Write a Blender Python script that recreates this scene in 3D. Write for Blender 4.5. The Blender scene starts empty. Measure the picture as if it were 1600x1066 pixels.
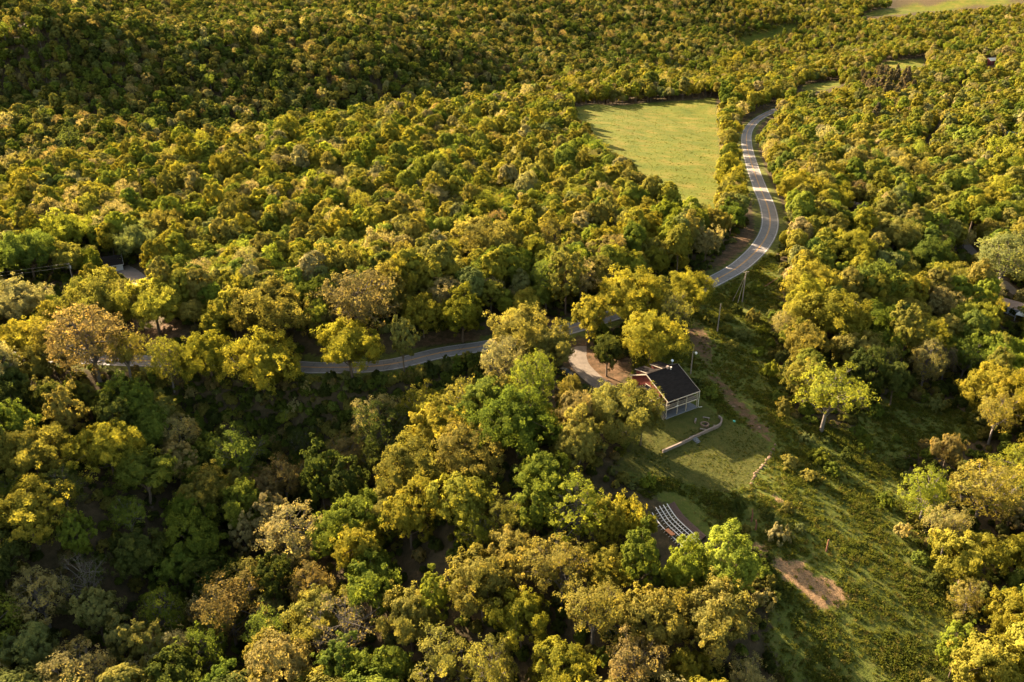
import bpy, math
import numpy as np
from mathutils import Vector, Matrix

sc = bpy.context.scene
COL = sc.collection
R_ = math.radians
rng = np.random.default_rng(7)

# ------------------------------------------------------------------ camera, sky, sun, exposure
PITCH, FPX, CAMZ = R_(25.0), 1244.0, 100.0
cam_d = bpy.data.cameras.new('camera'); cam = bpy.data.objects.new('camera', cam_d); COL.objects.link(cam)
cam.location = (0, 0, CAMZ); cam.rotation_euler = (R_(90) - PITCH, 0, 0)
cam_d.sensor_width = 36; cam_d.lens = 36 * FPX / 1600; cam_d.clip_start = 0.5; cam_d.clip_end = 9000
sc.camera = cam
SUN_AZ, SUN_EL = R_(-45), R_(25)          # left of the view axis, low: golden hour, mostly from behind the trees
wld = bpy.data.worlds.new('World'); sc.world = wld; wld.use_nodes = True
nt = wld.node_tree; bgn = nt.nodes['Background']
sky = nt.nodes.new('ShaderNodeTexSky'); sky.sky_type = 'NISHITA'; sky.sun_disc = False
sky.sun_elevation = SUN_EL; sky.sun_rotation = SUN_AZ % (2 * math.pi); sky.air_density = 1.2; sky.dust_density = 3.0
wm = nt.nodes.new('ShaderNodeMix'); wm.data_type = 'RGBA'; wm.blend_type = 'MULTIPLY'; wm.inputs[0].default_value = 1.0
wm.inputs[7].default_value = (1.0, .86, .66, 1)      # warm tint multiplied into the sky colour so shadows turn less blue
nt.links.new(sky.outputs[0], wm.inputs[6]); nt.links.new(wm.outputs[2], bgn.inputs[0]); bgn.inputs[1].default_value = 0.07
sun_d = bpy.data.lights.new('sun', 'SUN'); sun = bpy.data.objects.new('sun', sun_d); COL.objects.link(sun)
sun_d.energy = 5.0; sun_d.angle = R_(0.5); sun_d.color = (1.0, 0.775, 0.50)
S = Vector((math.sin(SUN_AZ) * math.cos(SUN_EL), math.cos(SUN_AZ) * math.cos(SUN_EL), math.sin(SUN_EL)))
sun.rotation_euler = S.to_track_quat('Z', 'Y').to_euler(); sun.location = (-60, 60, 160)
sc.view_settings.view_transform = 'Standard'; sc.view_settings.look = 'None'
sc.view_settings.gamma = 1.0; sc.view_settings.exposure = 3.15
sc.cycles.max_bounces = 5; sc.cycles.diffuse_bounces = 3; sc.cycles.glossy_bounces = 2
sc.cycles.transmission_bounces = 3; sc.cycles.transparent_max_bounces = 4
sc.cycles.use_denoising = True

# ------------------------------------------------------------------ picture <-> place
cp, sp = math.cos(PITCH), math.sin(PITCH)
def project(X, Y, Z):
    dz = CAMZ - Z; ax = Y * cp + dz * sp; up = Y * sp - dz * cp
    return 800 + FPX * X / ax, 533 - FPX * up / ax, ax
def rays(px, py):
    px = np.atleast_1d(np.asarray(px, float)); py = np.atleast_1d(np.asarray(py, float))
    a = (px - 800) / FPX; b = (533 - py) / FPX
    return np.stack([a, cp + b * sp, -sp + b * cp], 1)
def on_plane(px, py, z):
    d = rays(px, py)[0]; t = (z - CAMZ) / d[2]
    return np.array([d[0] * t, d[1] * t, z])

# ------------------------------------------------------------------ terrain
CTRL = [  # px, py, ground height, height above the ground of what is seen at that pixel
 (1040,654,0,0),(1089,636,.3,0),(1080,690,-2,0),(1150,720,-4,0),(1190,760,-5,0),(1065,815,-6,0),(1120,780,-5,0),(1270,915,-8.5,0),
 (1400,950,-11,0),(1300,1040,-12,0),(1500,860,-12,0),(1560,980,-16,0),(1600,760,-12,0),(1400,640,-7,0),(1380,730,-9,0),
 (1480,640,-9,0),(1560,640,-9,0),(1250,700,-5,0),(1220,600,-3,0),(1090,530,2,0),(1122,520,2,0),(1180,480,3,0),(1120,445,3,0),(1165,410,4.5,0),
 (1205,350,4,0),(1185,290,0,0),(1165,220,-8,0),(1190,183,-10,0),(1235,165,-11,0),(890,515,3.5,0),(755,543,1,0),(640,562,0,0),(500,575,-1,0),(330,565,-1,0),
 (110,562,-2,0),(-60,556,-2,0),(930,590,1,0),(985,580,2,0),(1080,320,4,0),(1000,250,2,0),(920,180,-2,0),(1060,165,-7,0),(1110,270,1,0),
 # woods: canopy seen, ground 12 m lower
 (0,268,-6,12),(200,234,0,12),(400,198,2,12),(600,165,1,12),(800,132,-1,12),(200,300,-1,12),(500,260,3,12),(300,400,-2,12),(500,400,2,12),(700,350,3,12),(850,250,2,12),(700,240,3,12),
 (60,420,-5,12),(980,120,-14,12),(1100,115,-15,12),(1300,120,-13,12),(1450,100,-12,12),(1320,250,-3,12),(1450,220,-7,12),(1580,300,-8,12),(1420,400,-2,12),(1300,420,1,12),
 (1560,470,-9,6),(1520,560,-12,12),(1350,500,-5,10),
 # far side
 (100,180,-22,12),(20,150,-16,12),(100,110,4,12),(70,40,40,12),(50,10,55,12),(225,42,6,12),(150,60,20,12),(330,40,34,12),(300,190,-30,12),(200,215,-30,12),(400,130,-10,12),(400,80,12,12),(420,30,37,12),(600,110,-3,12),(600,60,20,12),
 (600,20,33,12),(700,70,8,12),(800,20,29,12),(850,80,-4,12),(1000,80,-17,12),(1000,15,25,12),(1165,70,-24,3),(1200,20,16,12),(1380,12,18,4),(1500,4,24,4),(1500,45,-8,12),
 (1280,60,-18,12),(-80,200,-24,12),(1650,40,0,12),
 # lower left ravine and spurs
 (40,640,-9,10),(170,690,-11,12),(60,790,-15,12),(550,620,-5,0),(650,650,-10,0),(740,600,-2,0),(450,700,-21,2),(560,740,-20,4),(330,650,-14,2),(400,800,-27,6),(250,880,-29,8),
 (100,960,-31,8),(500,960,-29,10),(700,1060,-27,12),(700,720,-7,12),(830,640,-1,12),(640,830,-17,12),(900,800,-9,12),(950,950,-11,12),(850,1060,-20,12),(1130,890,-8,10),
 (1130,1060,-14,8),(230,620,-8,4),(200,1060,-33,8),(1590,1050,-16,8),(1480,760,-11,8),
]
WCTRL = [(0,-60,-30),(-150,-40,-36),(150,-40,-18),(0,40,-27),(-90,50,-33),(90,50,-16),
         (0,2600,130),(-1500,2000,150),(1500,2300,110),(-1200,900,60),(-700,500,-10),(1100,800,-5),(700,450,-12),(400,200,-15),(-400,150,-20),(-300,300,-12),
         (-1800,3500,160),(1800,3500,150),(-900,0,-10),(900,0,-25)]
_c = []
for px, py, z, off in CTRL:
    q = on_plane(px, py, z + off); _c.append((q[0], q[1], z))
_c += WCTRL
for px, py, z in ((-60,280,-6),(0,268,-6),(200,234,0),(400,198,2),(600,165,1),(800,132,-1)):      # the valley hidden behind the ridge
    q = on_plane(px, py, z + 12); e = q[:2] / np.hypot(*q[:2])
    for d_, zz in ((70, z - 22), (130, z - 38), (190, -42 if px < 700 else -34)): _c.append((q[0] + e[0] * d_, q[1] + e[1] * d_, zz))
_c = np.array(_c, float)
def _phi(r2): return np.sqrt(r2 + 18.0 ** 2)
def _d2(a, b): return (a[:, None, 0] - b[None, :, 0]) ** 2 + (a[:, None, 1] - b[None, :, 1]) ** 2
_n = len(_c)
_A = np.zeros((_n + 3, _n + 3)); _A[:_n, :_n] = _phi(_d2(_c, _c)) - np.eye(_n) * 2.0
_A[:_n, _n] = 1; _A[:_n, _n + 1:] = _c[:, :2]; _A[_n, :_n] = 1; _A[_n + 1:, :_n] = _c[:, :2].T
_w = np.linalg.solve(_A, np.concatenate([_c[:, 2], [0, 0, 0]]))
_nz = [(rng.uniform(0, 6.28), rng.uniform(0, 6.28), rng.uniform(.7, 1.4)) for _ in range(10)]
def wob(X, Y, wl):
    s = 0
    for a, p, k in _nz: s = s + np.sin((np.cos(a) * X + np.sin(a) * Y) * 6.283 * k / wl + p)
    return s / len(_nz)
def base(X, Y):
    X = np.asarray(X, float).ravel(); Y = np.asarray(Y, float).ravel(); out = np.empty_like(X)
    for i in range(0, len(X), 40000):
        P = np.stack([X[i:i + 40000], Y[i:i + 40000]], 1)
        out[i:i + 40000] = _phi(_d2(P, _c)) @ _w[:_n] + _w[_n] + P @ _w[_n + 1:]
    far = np.clip((Y - 560) / 300, 0, 1)
    return out + far * (25 * wob(X, Y, 330) + 10 * wob(X + 77, Y - 31, 150)) + 0.7 * wob(X + 40, Y, 31)
def march(px, py, off, H):
    d = rays(px, py); n = len(d); off = np.broadcast_to(np.asarray(off, float), (n,))
    ts = 60 * (5000 / 60) ** (np.arange(260) / 259)
    lo = np.full(n, ts[0]); hi = np.full(n, ts[-1]); done = np.zeros(n, bool)
    for k in range(1, 260):
        t = ts[k]; P = d * t
        below = (CAMZ + P[:, 2] < H(P[:, 0], P[:, 1]) + off) & ~done
        hi[below] = t; lo[below] = ts[k - 1]; done |= below
        if done.all(): break
    for _ in range(14):
        m = (lo + hi) / 2; P = d * m[:, None]
        b = CAMZ + P[:, 2] < H(P[:, 0], P[:, 1]) + off
        hi = np.where(b, m, hi); lo = np.where(b, lo, m)
    P = d * hi[:, None]
    return np.stack([P[:, 0], P[:, 1], H(P[:, 0], P[:, 1])], 1)
def spline(P, step):
    P = np.asarray(P, float); out = []
    Q = np.vstack([2 * P[0] - P[1], P, 2 * P[-1] - P[-2]])
    for i in range(len(P) - 1):
        a, b, c, d = Q[i:i + 4]; L = np.linalg.norm((c - b)[:2]); m = max(2, int(L / step))
        for t in np.arange(m) / m:
            out.append(.5 * (2 * b + (c - a) * t + (2 * a - 5 * b + 4 * c - d) * t * t + (3 * b - a - 3 * c + d) * t ** 3))
    out.append(P[-1]); return np.array(out)
def smooth(z, k):
    ker = np.hanning(k + 2)[1:-1]; ker /= ker.sum()
    return np.convolve(np.pad(z, k // 2, mode='edge'), ker, 'valid')[:len(z)]
ROADPX = [(-120,548),(0,553),(110,560),(220,563),(330,566),(420,573),(500,575),(600,570),(690,553),(755,541),(830,527),(890,514),(950,494),(1010,475),(1070,459),
          (1120,438),(1160,412),(1190,382),(1203,352),(1199,322),(1186,290),(1175,258),(1167,228),(1168,206),(1180,190),(1202,176),(1236,163)]
rp = march([p[0] for p in ROADPX], [p[1] for p in ROADPX], 0, base)
ROAD = spline(rp, 2.0); ROAD[:, 2] = smooth(ROAD[:, 2], 31)
LANEPX = [(1308,306),(1345,320),(1400,336),(1450,345),(1488,358),(1512,385),(1545,420),(1580,452),(1640,500)]
DRIVEPX = [(905,522),(902,545),(905,568),(925,590),(948,606)]
DRIVE2PX = [(188,418),(200,424),(218,440),(225,470),(230,545)]
def pxline(L, step): return spline(march([p[0] for p in L], [p[1] for p in L], 0, base), step)
LANE = pxline(LANEPX, 2.0); LANE[:, 2] = smooth(LANE[:, 2], 21)
DRIVE = pxline(DRIVEPX, 1.0); DRIVE[:, 2] = smooth(DRIVE[:, 2], 9)
DRIVE2 = pxline(DRIVE2PX, 1.5); DRIVE2[:, 2] = smooth(DRIVE2[:, 2], 9)
def near_line(X, Y, L, reach):
    D = np.full(len(X), 1e6); Z = np.zeros(len(X))
    m = (X > L[:, 0].min() - reach) & (X < L[:, 0].max() + reach) & (Y > L[:, 1].min() - reach) & (Y < L[:, 1].max() + reach)
    idx = np.nonzero(m)[0]
    for i in range(0, len(idx), 20000):
        j = idx[i:i + 20000]; d2 = (X[j, None] - L[None, :, 0]) ** 2 + (Y[j, None] - L[None, :, 1]) ** 2
        k = d2.argmin(1); D[j] = np.sqrt(d2[np.arange(len(j)), k]); Z[j] = L[k, 2]
    return D, Z
def sstep(a, b, x):
    t = np.clip((x - a) / (b - a), 0, 1); return t * t * (3 - 2 * t)
PAD = None
def hgt(X, Y):
    X = np.asarray(X, float).ravel(); Y = np.asarray(Y, float).ravel()
    z = base(X, Y)
    for L, w0, w1 in ((LANE, 2.5, 7), (DRIVE2, 2.5, 6), (DRIVE, 3, 7), (ROAD, 5.0, 13)):
        D, Z = near_line(X, Y, L, w1); k = 1 - sstep(w0, w1, D); z = z * (1 - k) + Z * k
    if PAD is not None:
        dx, dy = X - PAD[0], Y - PAD[1]; c, s_ = math.cos(PAD[3]), math.sin(PAD[3]); u_ = dx * c + dy * s_; v_ = -dx * s_ + dy * c
        dd = np.hypot(np.maximum(np.maximum(-1 - u_, u_ - 11.6), 0), np.maximum(np.maximum(-1.5 - v_, v_ - 5), 0)); k = 1 - sstep(0, 3.5, dd); z = z * (1 - k) + (PAD[2] - .12) * k
    return z
def at(px, py, off=0.0): return march([px], [py], off, hgt)[0]
def atm(pts, off=0.0): return march([p[0] for p in pts], [p[1] for p in pts], off, hgt)

hp = at(1040, 654); HROT = math.atan2(5.7, 8.9); PAD = (hp[0], hp[1], hp[2], HROT)

# ------------------------------------------------------------------ mesh + object helpers
def mesh_np(name, V, faces, mats, midx=None, attrs=None, smooth_=False):
    """faces: list of int arrays (n,k)"""
    me = bpy.data.meshes.new(name); V = np.asarray(V, np.float32)
    me.vertices.add(len(V)); me.vertices.foreach_set('co', V.ravel())
    loops = np.concatenate([f.ravel() for f in faces]).astype(np.int32)
    tot = np.concatenate([np.full(len(f), f.shape[1]) for f in faces]).astype(np.int32)
    me.loops.add(len(loops)); me.loops.foreach_set('vertex_index', loops)
    me.polygons.add(len(tot)); st = np.concatenate([[0], np.cumsum(tot)[:-1]]).astype(np.int32)
    me.polygons.foreach_set('loop_start', st)
    try: me.polygons.foreach_set('loop_total', tot)
    except Exception: pass
    for m in mats: me.materials.append(m)
    if midx is not None: me.polygons.foreach_set('material_index', np.asarray(midx, np.int32))
    me.polygons.foreach_set('use_smooth', np.full(len(tot), smooth_))
    for k, a in (attrs or {}).items():
        at_ = me.attributes.new(k, 'FLOAT', 'POINT'); at_.data.foreach_set('value', np.asarray(a, np.float32))
    me.update(calc_edges=True); me.validate(); return me
def put(name, me, parent=None, loc=None, rotz=None, **props):
    o = bpy.data.objects.new(name, me); COL.objects.link(o)
    if parent is not None: o.parent = parent
    if loc is not None: o.location = [float(v) for v in loc]
    if rotz is not None: o.rotation_euler = (0, 0, rotz)
    for k, v in props.items(): o[k] = v
    return o
def thing(name, label, cat, loc, rotz=0.0, group=None):
    o = put(name, None, None, loc, rotz, label=label, category=cat)
    if group: o['group'] = group
    o.empty_display_size = .5
    return o
class MB:
    def __init__(s): s.v = []; s.f = []
    def poly(s, pts, faces):
        n = len(s.v); s.v += [tuple(map(float, p)) for p in pts]; s.f += [tuple(i + n for i in f) for f in faces]; return s
    def box(s, x0, x1, y0, y1, z0, z1):
        return s.poly([(x0,y0,z0),(x1,y0,z0),(x1,y1,z0),(x0,y1,z0),(x0,y0,z1),(x1,y0,z1),(x1,y1,z1),(x0,y1,z1)],
                      [(0,3,2,1),(4,5,6,7),(0,1,5,4),(1,2,6,5),(2,3,7,6),(3,0,4,7)])
    def bar(s, a, b, w, h):
        a = Vector(a); b = Vector(b); d = (b - a).normalized()
        u = d.cross(Vector((0, 0, 1)));  u = Vector((1, 0, 0)) if u.length < 1e-4 else u.normalized()
        v = u.cross(d).normalized(); u = u * w / 2; v = v * h / 2
        return s.poly([a-u-v, a+u-v, a+u+v, a-u+v, b-u-v, b+u-v, b+u+v, b-u+v],
                      [(0,3,2,1),(4,5,6,7),(0,1,5,4),(1,2,6,5),(2,3,7,6),(3,0,4,7)])
    def tube(s, pts, rad, n=8):
        P = [Vector(p) for p in pts]; rad = rad if hasattr(rad, '__len__') else [rad] * len(P); b0 = len(s.v)
        for i, p in enumerate(P):
            d = (P[min(i+1, len(P)-1)] - P[max(i-1, 0)]).normalized()
            u = d.cross(Vector((0.13, 0.9, 0.21))).normalized(); v = d.cross(u)
            for k in range(n):
                a = 6.28318 * k / n; s.v.append(tuple(p + (u * math.cos(a) + v * math.sin(a)) * rad[i]))
        for i in range(len(P) - 1):
            for k in range(n):
                a = b0 + i * n + k; b = b0 + i * n + (k + 1) % n; s.f.append((a, b, b + n, a + n))
        s.f.append(tuple(b0 + k for k in range(n))[::-1]); s.f.append(tuple(b0 + (len(P) - 1) * n + k for k in range(n))); return s
    def prism(s, prof, axis_a, axis_b):
        """profile points (y,z) swept along x from a to b"""
        n = len(prof); pts = [(axis_a, y, z) for y, z in prof] + [(axis_b, y, z) for y, z in prof]
        return s.poly(pts, [tuple(range(n))[::-1], tuple(range(n, 2*n))] + [(i, (i+1) % n, n + (i+1) % n, n + i) for i in range(n)])
    def build(s, name, m, parent=None, bevel=0, smooth_=False, **props):
        me = bpy.data.meshes.new(name); me.from_pydata(s.v, [], s.f); me.materials.append(m); me.validate(); me.update()
        if smooth_:
            me.polygons.foreach_set('use_smooth', [True] * len(me.polygons))
        o = put(name, me, parent, **props)
        if bevel:
            b = o.modifiers.new('bevel', 'BEVEL'); b.width = bevel; b.segments = 1; b.limit_method = 'ANGLE'
        return o

# ------------------------------------------------------------------ materials
def nmat(name):
    m = bpy.data.materials.new(name); m.use_nodes = True; n = m.node_tree; n.nodes.clear()
    out = n.nodes.new('ShaderNodeOutputMaterial'); return m, n, out
def N(n, t, **kw):
    x = n.nodes.new(t)
    for k, v in kw.items(): setattr(x, k, v)
    return x
def noise(n, scale, detail=4, rough=.6, vec=None):
    x = N(n, 'ShaderNodeTexNoise'); x.inputs['Scale'].default_value = scale; x.inputs['Detail'].default_value = detail; x.inputs['Roughness'].default_value = rough
    if vec is not None: n.links.new(vec, x.inputs['Vector'])
    return x.outputs['Fac']
def ramp(n, fac, stops):
    r = N(n, 'ShaderNodeValToRGB'); e = r.color_ramp.elements
    while len(e) < len(stops): e.new(0.5)
    for i, (p, c) in enumerate(stops): e[i].position = p; e[i].color = (*c, 1) if len(c) == 3 else c
    n.links.new(fac, r.inputs[0]); return r.outputs[0]
def mixc(n, fac, a, b, mode='MIX'):
    x = N(n, 'ShaderNodeMix', data_type='RGBA', blend_type=mode)
    for s, v in ((x.inputs[0], fac), (x.inputs[6], a), (x.inputs[7], b)):
        if hasattr(v, 'links') or isinstance(v, bpy.types.NodeSocket): n.links.new(v, s)
        else: s.default_value = v if not isinstance(v, tuple) else (*v, 1)
    return x.outputs[2]
def math_(n, op, a, b=None, clamp=False):
    x = N(n, 'ShaderNodeMath', operation=op, use_clamp=clamp)
    for i, v in enumerate((a, b)):
        if v is None: continue
        if isinstance(v, bpy.types.NodeSocket): n.links.new(v, x.inputs[i])
        else: x.inputs[i].default_value = v
    return x.outputs[0]
def princ(n, out, col, rough=.8, metal=0, bump=None, bump_d=.02, spec=.3):
    p = N(n, 'ShaderNodeBsdfPrincipled'); p.inputs['Roughness'].default_value = rough; p.inputs['Metallic'].default_value = metal
    p.inputs['Specular IOR Level'].default_value = spec
    if isinstance(col, bpy.types.NodeSocket): n.links.new(col, p.inputs['Base Color'])
    else: p.inputs['Base Color'].default_value = (*col, 1)
    if bump is not None:
        b = N(n, 'ShaderNodeBump'); b.inputs['Distance'].default_value = bump_d; b.inputs['Strength'].default_value = 1
        n.links.new(bump, b.inputs['Height']); n.links.new(b.outputs[0], p.inputs['Normal'])
    n.links.new(p.outputs[0], out.inputs[0]); return p
def objcoord(n): return N(n, 'ShaderNodeTexCoord').outputs['Object']
def simple(name, c, rough=.7, var=.25, scale=3.0, metal=0, spec=.3, stretch=None):
    m, n, out = nmat(name); v = objcoord(n)
    if stretch:
        mp = N(n, 'ShaderNodeMapping'); mp.inputs['Scale'].default_value = stretch; n.links.new(v, mp.inputs[0]); v = mp.outputs[0]
    f = noise(n, scale, 5, .65, v)
    col = ramp(n, f, [(.25, tuple(x * (1 - var) for x in c)), (.75, tuple(min(1, x * (1 + var)) for x in c))])
    princ(n, out, col, rough, metal, f, .01, spec); return m
M = {}
M['bark'] = simple('bark', (.09, .065, .045), .95, .4, 6, stretch=(3, 3, .6))
M['grey_bark'] = simple('grey_bark', (.115, .098, .085), .95, .35, 6, stretch=(3, 3, .6))
M['cream_paint'] = simple('cream_paint', (.32, .27, .215), .6, .12, 2)
M['red_siding'] = simple('red_siding', (.125, .026, .019), .75, .25, 4, stretch=(6, 6, .5))
M['metal_roof'] = simple('metal_roof', (.22, .17, .15), .5, .3, 1.2, .3)
M['blue_metal'] = simple('blue_metal', (.36, .42, .50), .5, .15, 2, .1)
M['grey_siding'] = simple('grey_siding', (.42, .43, .45), .7, .12, 2)
M['maroon'] = simple('maroon', (.16, .03, .035), .7, .2, 2)
M['pale_roof'] = simple('pale_roof', (.5, .46, .42), .6, .15, 2)
M['teal_roof'] = simple('teal_roof', (.38, .48, .44), .6, .15, 2)
M['concrete'] = simple('concrete', (.12, .12, .13), .9, .2, 1.5)
M['pale_concrete'] = simple('pale_concrete', (.15, .12, .105), .9, .2, .5)
M['block'] = simple('block', (.15, .118, .105), .95, .25, 3)
M['rock'] = simple('rock', (.14, .09, .062), .95, .35, 2)
M['wood'] = simple('wood', (.20, .13, .09), .85, .3, 4, stretch=(1, 1, 8))
M['dark_wood'] = simple('dark_wood', (.075, .045, .035), .85, .3, 3)
M['white_paint'] = simple('white_paint', (.50, .46, .42), .6, .1, 3)
M['pole_wood'] = simple('pole_wood', (.20, .165, .14), .9, .3, 4, stretch=(4, 4, .4))
M['rust_wood'] = simple('rust_wood', (.15, .065, .04), .9, .3, 3, stretch=(3, 3, .5))
M['wire'] = simple('wire', (.25, .20, .15), .5, .1, 3)
M['galv'] = simple('galv', (.5, .52, .54), .4, .1, 3, .6)
M['glass'] = simple('glass', (.012, .013, .015), .3, .1, 2, 0, .25)
M['lamp_lens'] = simple('lamp_lens', (.65, .66, .68), .3, .05, 3)
M['black_paint'] = simple('black_paint', (.018, .019, .022), .25, .1, 3, 0, .6)
M['silver_paint'] = simple('silver_paint', (.38, .45, .52), .3, .1, 3, .2, .6)
M['rubber'] = simple('rubber', (.015, .015, .015), .9, .2, 5)
M['soot'] = simple('soot', (.012, .011, .01), 1, .2, 5)
M['orange_board'] = simple('orange_board', (.42, .16, .07), .8, .2, 3)
M['white_line'] = simple('white_line', (.36, .345, .33), .7, .45, .7)
M['yellow_line'] = simple('yellow_line', (.48, .235, .035), .7, .35, .7)
M['teal_plastic'] = simple('teal_plastic', (.05, .30, .26), .5, .1, 3)
def shingles():
    m, n, out = nmat('shingles'); v = objcoord(n)
    b = N(n, 'ShaderNodeTexBrick'); b.inputs['Scale'].default_value = 1.0; b.inputs['Brick Width'].default_value = .9; b.inputs['Row Height'].default_value = .22
    b.inputs['Mortar Size'].default_value = .012
    b.inputs['Color1'].default_value = (.009, .008, .008, 1); b.inputs['Color2'].default_value = (.020, .017, .016, 1); b.inputs['Mortar'].default_value = (.008, .008, .008, 1)
    n.links.new(v, b.inputs['Vector'])
    f = noise(n, .9, 5, .6, v); col = mixc(n, math_(n, 'MULTIPLY', f, .55), b.outputs[0], (.018, .014, .013))
    princ(n, out, col, 1.0, 0, b.outputs['Fac'], -.01, .04); return m
M['shingles'] = shingles()
def asphalt():
    m, n, out = nmat('asphalt'); v = N(n, 'ShaderNodeNewGeometry').outputs['Position']
    f = noise(n, .25, 6, .7, v); g = noise(n, 9, 3, .7, v)
    c = ramp(n, f, [(.3, (.085, .08, .082)), (.7, (.14, .128, .125))]); c = mixc(n, math_(n, 'MULTIPLY', g, .35), c, (.22, .20, .19))
    # patched cracks
    vo = N(n, 'ShaderNodeTexVoronoi', feature='DISTANCE_TO_EDGE'); vo.inputs['Scale'].default_value = .22; n.links.new(v, vo.inputs['Vector'])
    cr = ramp(n, vo.outputs['Distance'], [(.0, (1, 1, 1)), (.03, (0, 0, 0))]); c = mixc(n, math_(n, 'MULTIPLY', cr, .5), c, (.04, .04, .042))
    princ(n, out, c, .85, 0, g, .006); return m
M['asphalt'] = asphalt()
def gravel():
    m, n, out = nmat('gravel'); v = N(n, 'ShaderNodeNewGeometry').outputs['Position']
    f = noise(n, 1.2, 6, .7, v); g = noise(n, 12, 3, .7, v)
    c = ramp(n, f, [(.3, (.075, .06, .05)), (.7, (.14, .112, .095))]); c = mixc(n, math_(n, 'MULTIPLY', g, .4), c, (.12, .10, .07))
    princ(n, out, c, .95, 0, g, .02); return m
M['gravel'] = gravel()
def water():
    m, n, out = nmat('water'); v = N(n, 'ShaderNodeNewGeometry').outputs['Position']
    princ(n, out, (.05, .055, .05), .05, 0, noise(n, 1.5, 3, .5, v), .02, .6); return m
M['water'] = water()

def leaf_mat():
    m, n, out = nmat('leaves')
    t = N(n, 'ShaderNodeAttribute', attribute_type='INSTANCER', attribute_name='tint')
    lv = N(n, 'ShaderNodeAttribute', attribute_type='GEOMETRY', attribute_name='lv')
    k = ramp(n, lv.outputs['Fac'], [(0, (.62, .66, .62)), (.5, (1, 1, 1)), (1, (1.45, 1.3, 1.1))])
    c = mixc(n, 1.0, t.outputs['Color'], k, 'MULTIPLY')
    d = N(n, 'ShaderNodeBsdfDiffuse'); n.links.new(c, d.inputs[0])
    tr = N(n, 'ShaderNodeBsdfTranslucent'); c2 = mixc(n, 1.0, c, (1.45, 1.36, .8), 'MULTIPLY'); n.links.new(c2, tr.inputs[0])
    mx = N(n, 'ShaderNodeMixShader'); mx.inputs[0].default_value = .5
    n.links.new(d.outputs[0], mx.inputs[1]); n.links.new(tr.outputs[0], mx.inputs[2]); n.links.new(mx.outputs[0], out.inputs[0]); return m
M['leaves'] = leaf_mat()

def ground_mat():
    m, n, out = nmat('ground'); v = N(n, 'ShaderNodeNewGeometry').outputs['Position']
    def A(k): return N(n, 'ShaderNodeAttribute', attribute_type='GEOMETRY', attribute_name=k).outputs['Fac']
    f1 = noise(n, .07, 6, .65, v); f2 = noise(n, .55, 6, .7, v); f3 = noise(n, 3.5, 4, .7, v)
    floor = ramp(n, f2, [(.3, (.030, .026, .014)), (.55, (.058, .043, .024)), (.75, (.085, .058, .034))])
    grass = ramp(n, f2, [(.28, (.042, .057, .012)), (.5, (.074, .085, .017)), (.72, (.115, .098, .03))])
    grass = mixc(n, math_(n, 'MULTIPLY', f3, .55), grass, (.05, .062, .014))
    lawn = ramp(n, f2, [(.3, (.036, .042, .010)), (.55, (.054, .053, .013)), (.75, (.085, .066, .022))])
    lawn = mixc(n, math_(n, 'MULTIPLY', f3, .4), lawn, (.06, .066, .018))
    field = ramp(n, f1, [(.32, (.042, .060, .008)), (.5, (.064, .074, .010)), (.68, (.105, .086, .018))])
    field = mixc(n, ramp(n, f2, [(.45, (0, 0, 0)), (.75, (.4, .4, .4))]), field, (.11, .082, .022))
    dirt = ramp(n, f2, [(.3, (.046, .029, .017)), (.5, (.072, .045, .026)), (.72, (.125, .076, .045))])
    straw = ramp(n, f3, [(.3, (.07, .045, .024)), (.5, (.16, .10, .055)), (.75, (.27, .175, .10))])
    c = floor
    for k, col in (('w_grass', grass), ('w_lawn', lawn), ('w_field', field), ('w_dirt', dirt), ('w_straw', straw)):
        w = math_(n, 'ADD', A(k), math_(n, 'MULTIPLY', math_(n, 'SUBTRACT', f2, .5), 1.7))
        w = ramp(n, w, [(.38, (0, 0, 0)), (.62, (1, 1, 1))]); c = mixc(n, w, c, col)
    princ(n, out, c, 1.0, 0, math_(n, 'ADD', math_(n, 'MULTIPLY', f3, .35), f2), .35, .05); return m
M['ground'] = ground_mat()

# ------------------------------------------------------------------ open ground (picture outlines set down on the terrain)
OPEN = [(1065,520),(1085,490),(1110,458),(1165,428),(1205,395),(1222,420),(1215,470),(1200,500),(1205,560),(1225,600),(1240,650),(1270,665),(1335,672),(1340,640),(1400,620),
        (1490,640),(1560,680),(1500,688),(1420,705),(1408,730),(1420,800),(1450,860),(1478,900),(1500,960),(1480,1020),(1492,1075),(1235,1075),(1200,1000),(1212,940),(1200,870),(1100,840),
        (1040,788),(985,752),(960,735),(985,700),(1020,672),(1010,640),(985,600),(1000,560)]
FIELD = [(893,168),(930,163),(960,165),(1060,158),(1118,152),(1122,200),(1128,270),(1122,328),(1075,332),(1020,292),(975,260),(935,222),(905,195)]
LAWN = [(1000,650),(1040,645),(1100,630),(1125,650),(1205,690),(1195,720),(1172,755),(1130,770),(1040,745),(960,735),(985,700)]
FARFIELD = [(1345,26),(1380,14),(1450,6),(1600,-4),(1640,-2),(1560,8),(1450,18),(1380,26)]
MEADOW = [(1140,72),(1160,63),(1195,52),(1245,40),(1250,45),(1205,57),(1180,68)]
CLEAR1 = [(1245,140),(1260,132),(1310,126),(1318,134),(1280,142)]
CLEAR2 = [(1368,101),(1400,96),(1442,90),(1448,101),(1400,106)]
RAVINE = [(225,600),(330,590),(470,592),(620,585),(755,552),(762,575),(745,620),(640,675),(580,735),(500,790),(420,790),(330,740),(250,650)]
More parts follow.
